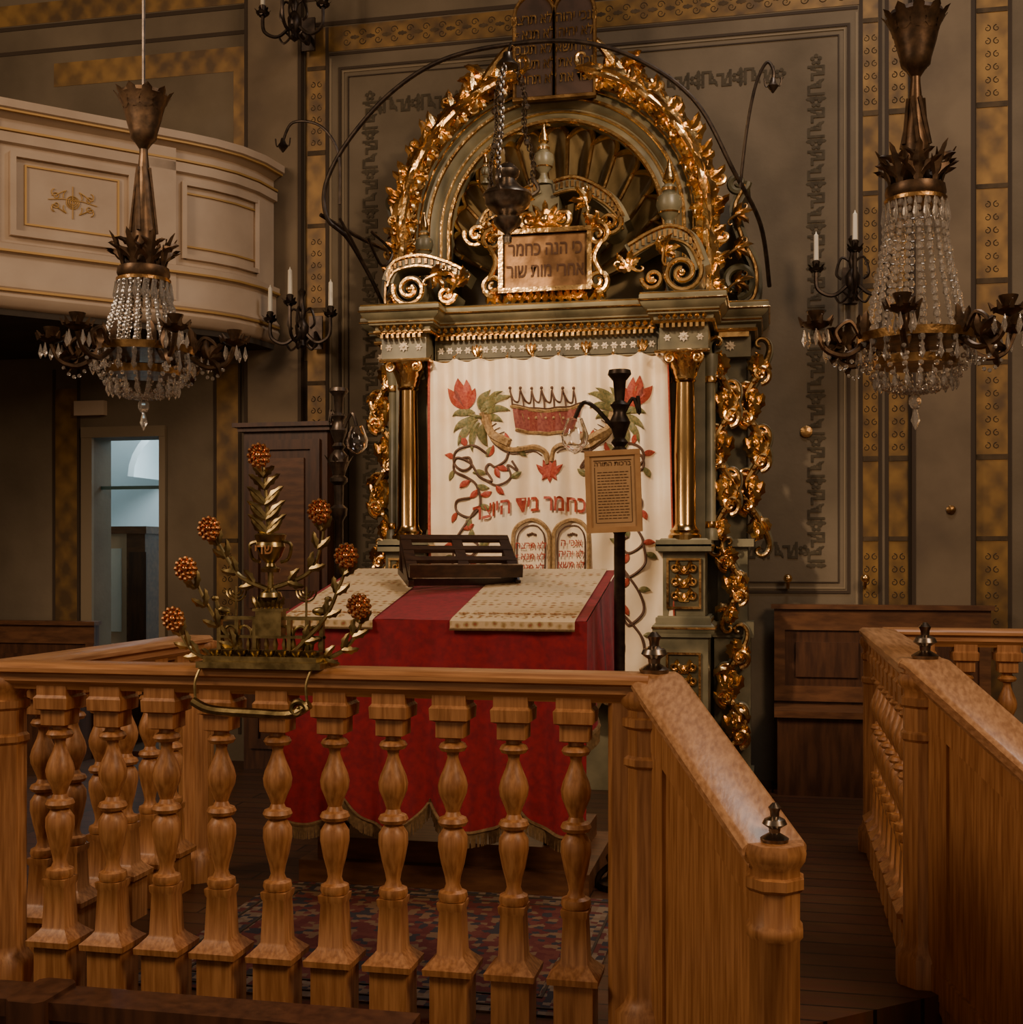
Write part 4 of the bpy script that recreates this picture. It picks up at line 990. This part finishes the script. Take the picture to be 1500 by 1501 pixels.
# =====================  BALUSTRADES  =====================
BP=[(.40,.03),(.402,.044),(.415,.049),(.43,.046),(.437,.03),(.455,.023),(.48,.027),(.52,.038),(.577,.049),(.61,.048),(.632,.034),(.64,.026),(.645,.043),(.657,.050),(.670,.044),(.676,.028),(.69,.022),(.715,.031),(.75,.046),(.775,.049),(.80,.043),(.84,.026),(.865,.018),(.882,.020),(.888,.040),(.90,.047),(.912,.040),(.918,.026),(.935,.024)]
def baluster(o,x,y,z0=0,ang=0,part='balusters',m='wood_v'):
    M0=o.T; o.T=Matrix.Translation((x,y,z0))@Matrix.Rotation(ang,4,'Z'); o.p(part,m)
    o.lathe(BP,(0,0,0),20)
    o.sq([(0,.062),(.17,.062),(.175,.08),(.195,.082),(.205,.07),(.225,.05),(.235,.043),(.37,.037),(.38,.042),(.40,.044)],(0,0,0))
    o.sq([(.93,.034),(.935,.046),(.985,.046),(.992,.062),(1.03,.064),(1.04,.056),(1.075,.056)],(0,0,0))
    o.T=M0
RP=[(-.072,0),(-.080,-.004),(-.090,-.014),(-.09,-.028),(-.07,-.036),(-.072,-.06),(-.055,-.078),(-.05,-.09),(.05,-.09),(.055,-.078),(.072,-.06),(.07,-.036),(.09,-.028),(.090,-.014),(.080,-.004),(.072,0)]
RZ=1.15
def rail(o,pts,part,m): o.p(part,m); o.sweep(pts,RP)
def post(o,x,y,z0,z1,h,ang=0,m='wood_v'):
    M0=o.T; o.T=Matrix.Translation((x,y,0))@Matrix.Rotation(ang,4,'Z'); o.p('posts',m)
    r=h/cos(pi/8)
    o.lathe([(z0,r*1.35),(z0+.10,r*1.35),(z0+.13,r*1.1),(z0+.16,r),(z1-.24,r),(z1-.23,r*1.12),(z1-.21,r*1.12),(z1-.20,r),(z1-.12,r),(z1-.11,r*1.15),(z1-.085,r*1.15),(z1-.08,r),(z1-.06,r),(z1-.04,r*1.2),(z1-.02,r*1.25),(z1,r*1.15)],(0,0,0),8,pi/8)
    o.T=M0
def finial(x,y,z,k=1):
    o=Obj('brass_rail_finial',(x,y,z)); o.p('f','silver'); o.lathe([(0,.045*k),(.012*k,.048*k),(.02*k,.035*k),(.03*k,.018*k),(.045*k,.02*k),(.06*k,.042*k),(.075*k,.035*k),(.085*k,.015*k),(.10*k,.016*k),(.115*k,.022*k),(.13*k,.008*k)],(x,y,z),16)
Apt=(-.375,3.87); Bpt=(.005,3.17)
o=Obj('wooden_balustrade',(-1.5,3.87,0))
rail(o,[(-2.66,3.87,RZ),(Apt[0],3.87,RZ)],'front_rail','wood_h')
rail(o,[(-2.66,5.35,RZ-.0015),(-2.66,3.82,RZ-.0015)],'side_rail','wood_y')
rail(o,[(Apt[0],3.93,RZ+.0015),(Apt[0]+.02,3.84,RZ+.0015),(Bpt[0],Bpt[1],.80)],'stair_rail','wood_y')
for i in range(10): baluster(o,-2.435+i*.2025,3.87)
for i in range(6): baluster(o,-2.66,4.12+i*.2)
post(o,-2.66,3.87,0,RZ-.05,.075); post(o,Apt[0],3.87,0,RZ-.05,.082); post(o,-2.66,5.36,0,RZ-.03,.075)
post(o,Bpt[0],Bpt[1],-.34,.80,.062)
o.p('posts','wood_v'); o.box(Apt[0]-.13,Apt[0]-.03,3.82,3.92,0,RZ-.07,.015)
def stairpanel(o,A,B,zA,zB):
    d=(Vector(B)-Vector(A)); n=Vector((d.y,-d.x)).normalized()*.018
    def q(t,z,k): p=Vector(A)+d*t+n*k; return (p.x,p.y,z)
    def pan(t0,t1,l0,l1,u0,u1,k):
        v=[q(t0,l0,-k),q(t1,l1,-k),q(t1,u1,-k),q(t0,u0,-k),q(t0,l0,k),q(t1,l1,k),q(t1,u1,k),q(t0,u0,k)]
        o.add(v,[(0,1,2,3),(4,7,6,5),(0,4,5,1),(1,5,6,2),(2,6,7,3),(3,7,4,0)])
    o.p('stair_panel','wood_v'); pan(0,1,-.34,-.34,zA-.07,zB-.07,1)
    def lz(t): return zA+(zB-zA)*t
    o.p('panel_framing','wood_v')
    pan(.08,.94,lz(.08)-.20,lz(.94)-.20,lz(.08)-.07,lz(.94)-.07,1.8)
    pan(.08,.94,.0,-.26,.10,-.16,1.9); pan(.08,.20,0,-.1,lz(.08)-.1,lz(.20)-.1,1.7); pan(.84,.94,-.3,-.34,lz(.84)-.1,lz(.94)-.1,1.7)
stairpanel(o,Apt,Bpt,RZ,.80)
o=Obj('wooden_balustrade',(1.2,4.6,0))
Cpt=(.53,4.60); Dpt=(.93,3.85)
rail(o,[(3.6,6.6,RZ),(.56,6.6,RZ)],'back_rail','wood_h'); rail(o,[(.53,6.63,RZ-.0015),(.53,4.6,RZ-.0015)],'side_rail','wood_y')
rail(o,[(.53,4.66,RZ+.0015),(.54,4.57,RZ+.0015),(Dpt[0],Dpt[1],.78)],'stair_rail','wood_y')
post(o,.53,4.6,0,RZ-.05,.07); post(o,.53,6.6,0,RZ-.05,.07); post(o,Dpt[0],Dpt[1],-.34,.78,.062)
o.p('posts','wood_v'); o.box(.535,.62,4.53,4.64,0,RZ-.07,.012)
for i in range(9): baluster(o,.53,4.83+i*.2)
for i in range(14): baluster(o,.75+i*.205,6.6)
stairpanel(o,Cpt,Dpt,RZ,.78)
finial(Apt[0]+.01,3.88,RZ+.0015,1.0); finial(.535,4.62,RZ+.0015,1.0); finial(Bpt[0],Bpt[1]+.0,.80,.75)

# =====================  MENORAH ON THE RAIL  =====================
my=3.86; mx_,mt=at(395,my); s_=mt/F
o=Obj('bronze_hanukkah_menorah',(mx_,my,RZ))
def mp(px,py,dy=0): return (mx_+(px-395)*s_,my+dy,RZ+(983-py)*s_)
o.p('tray','bronze')
def mbox(a,b,c,d,y0,y1): p=mp(a,d);q=mp(b,c); o.box(p[0],q[0],my+y0,my+y1,p[2],q[2])
mbox(300,490,974,983,-.10,.07); mbox(308,482,966,974,-.085,.055); mbox(312,478,960,966,-.03,.04)
mbox(312,478,938,942,-.0,.03); mbox(312,478,910,915,.0,.03)
for xx in(312,340,368,422,450,472): mbox(xx,xx+6,910,962,.001,.02)
for i in range(8):
    p=mp(322+i*21,966,-.06); o.lathe([(0,.012),(.01,.02),(.02,.022),(.022,.012)],p,10)
for i in range(12):
    p=mp(318+i*14,960,.015); o.lathe([(0,.006),(.02,.010),(.04,.005),(.046,.008)],p,6)
for i in range(7):
    o.tube([mp(320+i*22+11+11*cos(a*pi/8),938-14*sin(a*pi/8),.015) for a in range(9)],.005,5)
mbox(376,416,902,938,-.015,.03); mbox(372,420,898,902,-.02,.035)
for k in range(-3,4): o.leaf(*(lambda q:(q[0],q[2]))(mp(396+k*6,898)),my-.015,pi/2-k*.12,.045,.018,b=.008)
o.p('vase','bronze'); c=mp(397,845)
o.lathe([(-.0,.03),(.012,.034),(.02,.018),(.03,.015),(.05,.035),(.085,.050),(.10,.045),(.11,.050),(.125,.054),(.13,.045)],c,16)
o.tube([mp(397,898),mp(397,845)],.010,8); o.lathe([(0,.015),(.02,.04),(.035,.035),(.05,.012)],mp(397,890),12)
for s in(-1,1): o.tube([mp(397+s*20,800,-.0),mp(397+s*32,805),mp(397+s*28,825),mp(397+s*16,830)],.006,5,sm=5)
o.p('vase_text','copper'); q=mp(397,818,-.058); o.text(heb("שדי"),.045,lambda a,b:(q[0]+a,q[1],q[2]+b),.001)
o.p('leaf_stems','bronze')
rose=[(385,675),(307,781),(270,840),(250,914),(478,757),(519,821),(538,893)]
o.tube([mp(395,795),mp(391,740),mp(386,690)],(.009,.005),7,sm=5)
for j,(y,l) in enumerate(((788,42),(768,42),(746,40),(724,34),(706,24))):
    for s in(-1,1):
        b=mp(393-(785-y)*.07,y); o.leaf(b[0],b[2],my-.008,pi/2-s*.62,l*s_,.026,k=-s*.5,b=.006,tip=.0)
        if j<3: o.leaf(b[0],b[2],my-.012,pi/2-s*1.2,l*s_*.8,.022,k=s*.9,b=.006,tip=.0)
arms=[[(360,970),(320,930),(290,885),(272,848)],[(330,978),(290,970),(265,950),(252,922)],[(400,868),(455,845),(475,800),(478,765)],[(425,970),(480,915),(505,865),(518,830)],[(460,978),(505,960),(530,930),(538,900)],[(395,870),(350,850),(325,815),(310,790)]]
for ai,pts in enumerate(arms):
    P=smooth([mp(a,b,(-.01 if ai%2 else .01)) for a,b in pts],8); o.tube(P,(.009,.0045),6)
    for i in range(4,len(P)-1,5):
        t=P[i]-P[i-1]; a=atan2(t.z,t.x)
        for s in(-1,1): o.leaf(P[i].x,P[i].z,my-.01+s*.004,a+s*.75,.062,.024,k=-s*.5,b=.006,tip=.0)
for s,xx in((-1,340),(1,450)):
    b=mp(xx,910,.015); o.tube([b,mp(xx,866,.015)],.004,5)
    for r in(6,11,16): o.tube([mp(xx+r*cos(a*pi/8),872+r*sin(a*pi/8),.015) for a in range(9)],.003,4)
    o.ball(mp(xx+s*22,902,.015),.022,8,sx=1.4,sy=.5,sz=.7); o.tube([mp(xx+s*28,900,.015),mp(xx+s*32,886,.015)],(.009,.006),6); o.ball(mp(xx+s*34,884,.015),.010,6,sx=1.5)
o.p('flower_rosettes','copper')
for x,y in rose:
    c=mp(x,y,-.03); R0=18*s_
    o.T=Matrix.Translation(c)@Matrix.Rotation(pi/2,4,'X'); o.lathe([(-.008,.3*R0),(-.006,.85*R0),(.002,.9*R0),(.004,.3*R0)],(0,0,0),20); o.T=Matrix.Identity(4)
    o.ball((c[0],c[1]-.01,c[2]),R0*.28,8)
    for k in range(7): a=k*2*pi/7; o.ball((c[0]+R0*.5*cos(a),c[1]-.008,c[2]+R0*.5*sin(a)),R0*.2,6)
    for k in range(12): a=k*2*pi/12; o.ball((c[0]+R0*.86*cos(a),c[1]-.004,c[2]+R0*.86*sin(a)),R0*.22,6)
o.p('bracket','bronze')
o.tube([mp(300,1030,-.12),mp(330,1042,-.12),mp(400,1045,-.12),mp(450,1045,-.12),mp(478,1030,-.12)],.016,8,sm=6)
for xx in(305,475): o.tube([mp(xx,1032,-.12),mp(xx-4,1005,-.11),mp(xx,984,-.09)],.005,6,sm=5)
o.spiral(*(lambda q:(q[0],q[2]))(mp(462,1038)),my-.13,.03,.005,0,1.3,.010,.005)

# =====================  RUG, FRONT PEW  =====================
o=Obj('persian_rug',(-1.5,4.8,0)); o.p('border','rug_border'); o.box(-2.25,-.62,3.98,5.38,.0,.008); o.p('field','rug_field'); o.box(-2.08,-.79,4.13,5.25,.004,.011)
o.p('edge_lines','line_dark')
for d in(.05,.15):
    for a,b,c,e in((-2.25+d,-.62-d,3.98+d,3.99+d),(-2.25+d,-.62-d,5.37-d,5.38-d),(-2.25+d,-2.24+d,3.99+d,5.37-d),(-.63-d,-.62-d,3.99+d,5.37-d)): o.box(a,b,c,e,.006,.0125)
o=Obj('front_pew',(-2.5,3.2,-.34)); ptop=.26
o.p('top_rail','wood_dark'); o.box(-4.2,-.95,3.12,3.26,ptop-.05,ptop); o.box(-4.2,-.95,3.14,3.24,ptop-.09,ptop-.05)
o.p('back_panel','wood_dark'); o.box(-4.2,-.97,3.17,3.21,-.34,ptop-.09)
o.p('end_post','wood_dark'); o.box(-1.05,-.949,3.118,3.262,-.34,ptop-.052,.02); o.box(-2.12,-2.0,3.08,3.28,-.34,ptop+.01,.02)

for ob in OBJS: ob.finish()

# =====================  LIGHTS / WORLD / CAMERA  =====================
def area(name,loc,tgt,size,e,col,sy=None):
    l=bpy.data.lights.new(name,'AREA'); l.energy=e; l.size=size; l.color=col
    if sy: l.shape='RECTANGLE'; l.size_y=sy
    ob=bpy.data.objects.new(name,l); ob.location=loc; ob.rotation_euler=(Vector(tgt)-Vector(loc)).to_track_quat('-Z','Y').to_euler(); bpy.context.scene.collection.objects.link(ob)
area('assumed_key_left',(-6.5,.5,5.6),(-1.4,8,1.8),1.5,230,(1,.72,.49),2.4)  # no window here: added area light, key direction from upper left assumed
area('assumed_fill_right',(3.8,1.0,5.5),(-1.0,6,.6),1.4,215,(1,.69,.44),2.4)  # area light added out of view; source at right assumed, no window built
area('rail_sheen_light',(.8,6.4,6.8),(.4,4.0,1.0),1.6,100,(1,.92,.86),1.0)  # unseen panel below the ceiling, added to give the stair rails a pale sheen
def spot(name,loc,tgt,e,ang,col,bl=.6,r=.15):
    l=bpy.data.lights.new(name,'SPOT'); l.energy=e; l.spot_size=radians(ang); l.spot_blend=bl; l.color=col; l.shadow_soft_size=r
    ob=bpy.data.objects.new(name,l); ob.location=loc; ob.rotation_euler=(Vector(tgt)-Vector(loc)).to_track_quat('-Z','Y').to_euler(); bpy.context.scene.collection.objects.link(ob)
spot('added_ark_spot',(-3.4,3.0,5.4),(cx+.0,7.8,2.1),1350,30,(1,.73,.48),.8)  # unseen spot added to brighten the curtain, no real fitting
spot('added_crest_spot',(1.5,3.6,5.2),(cx+.15,8.0,3.6),700,30,(1,.72,.46),.8)  # second unseen spot, added to light the upper ark
l=bpy.data.lights.new('assumed_anteroom_light','POINT'); l.energy=85; l.color=(.75,.92,1); l.shadow_soft_size=.3  # lamp out of view, assumed from the cool light in the doorway
ob=bpy.data.objects.new('assumed_anteroom_light',l); ob.location=(-5,9.9,2.8); bpy.context.scene.collection.objects.link(ob)
w=bpy.data.worlds.new('World'); bpy.context.scene.world=w; w.use_nodes=True
w.node_tree.nodes['Background'].inputs[0].default_value=(1,.70,.46,1); w.node_tree.nodes['Background'].inputs[1].default_value=.29
cam=bpy.data.cameras.new('camera'); cam.sensor_width=36; cam.lens=36*F/1500; cam.shift_y=(HZ-750.5)/1500; cam.clip_end=60
co=bpy.data.objects.new('camera',cam); co.location=(0,0,EYE); co.rotation_euler=(pi/2,0,TH); bpy.context.scene.collection.objects.link(co)
bpy.context.scene.camera=co
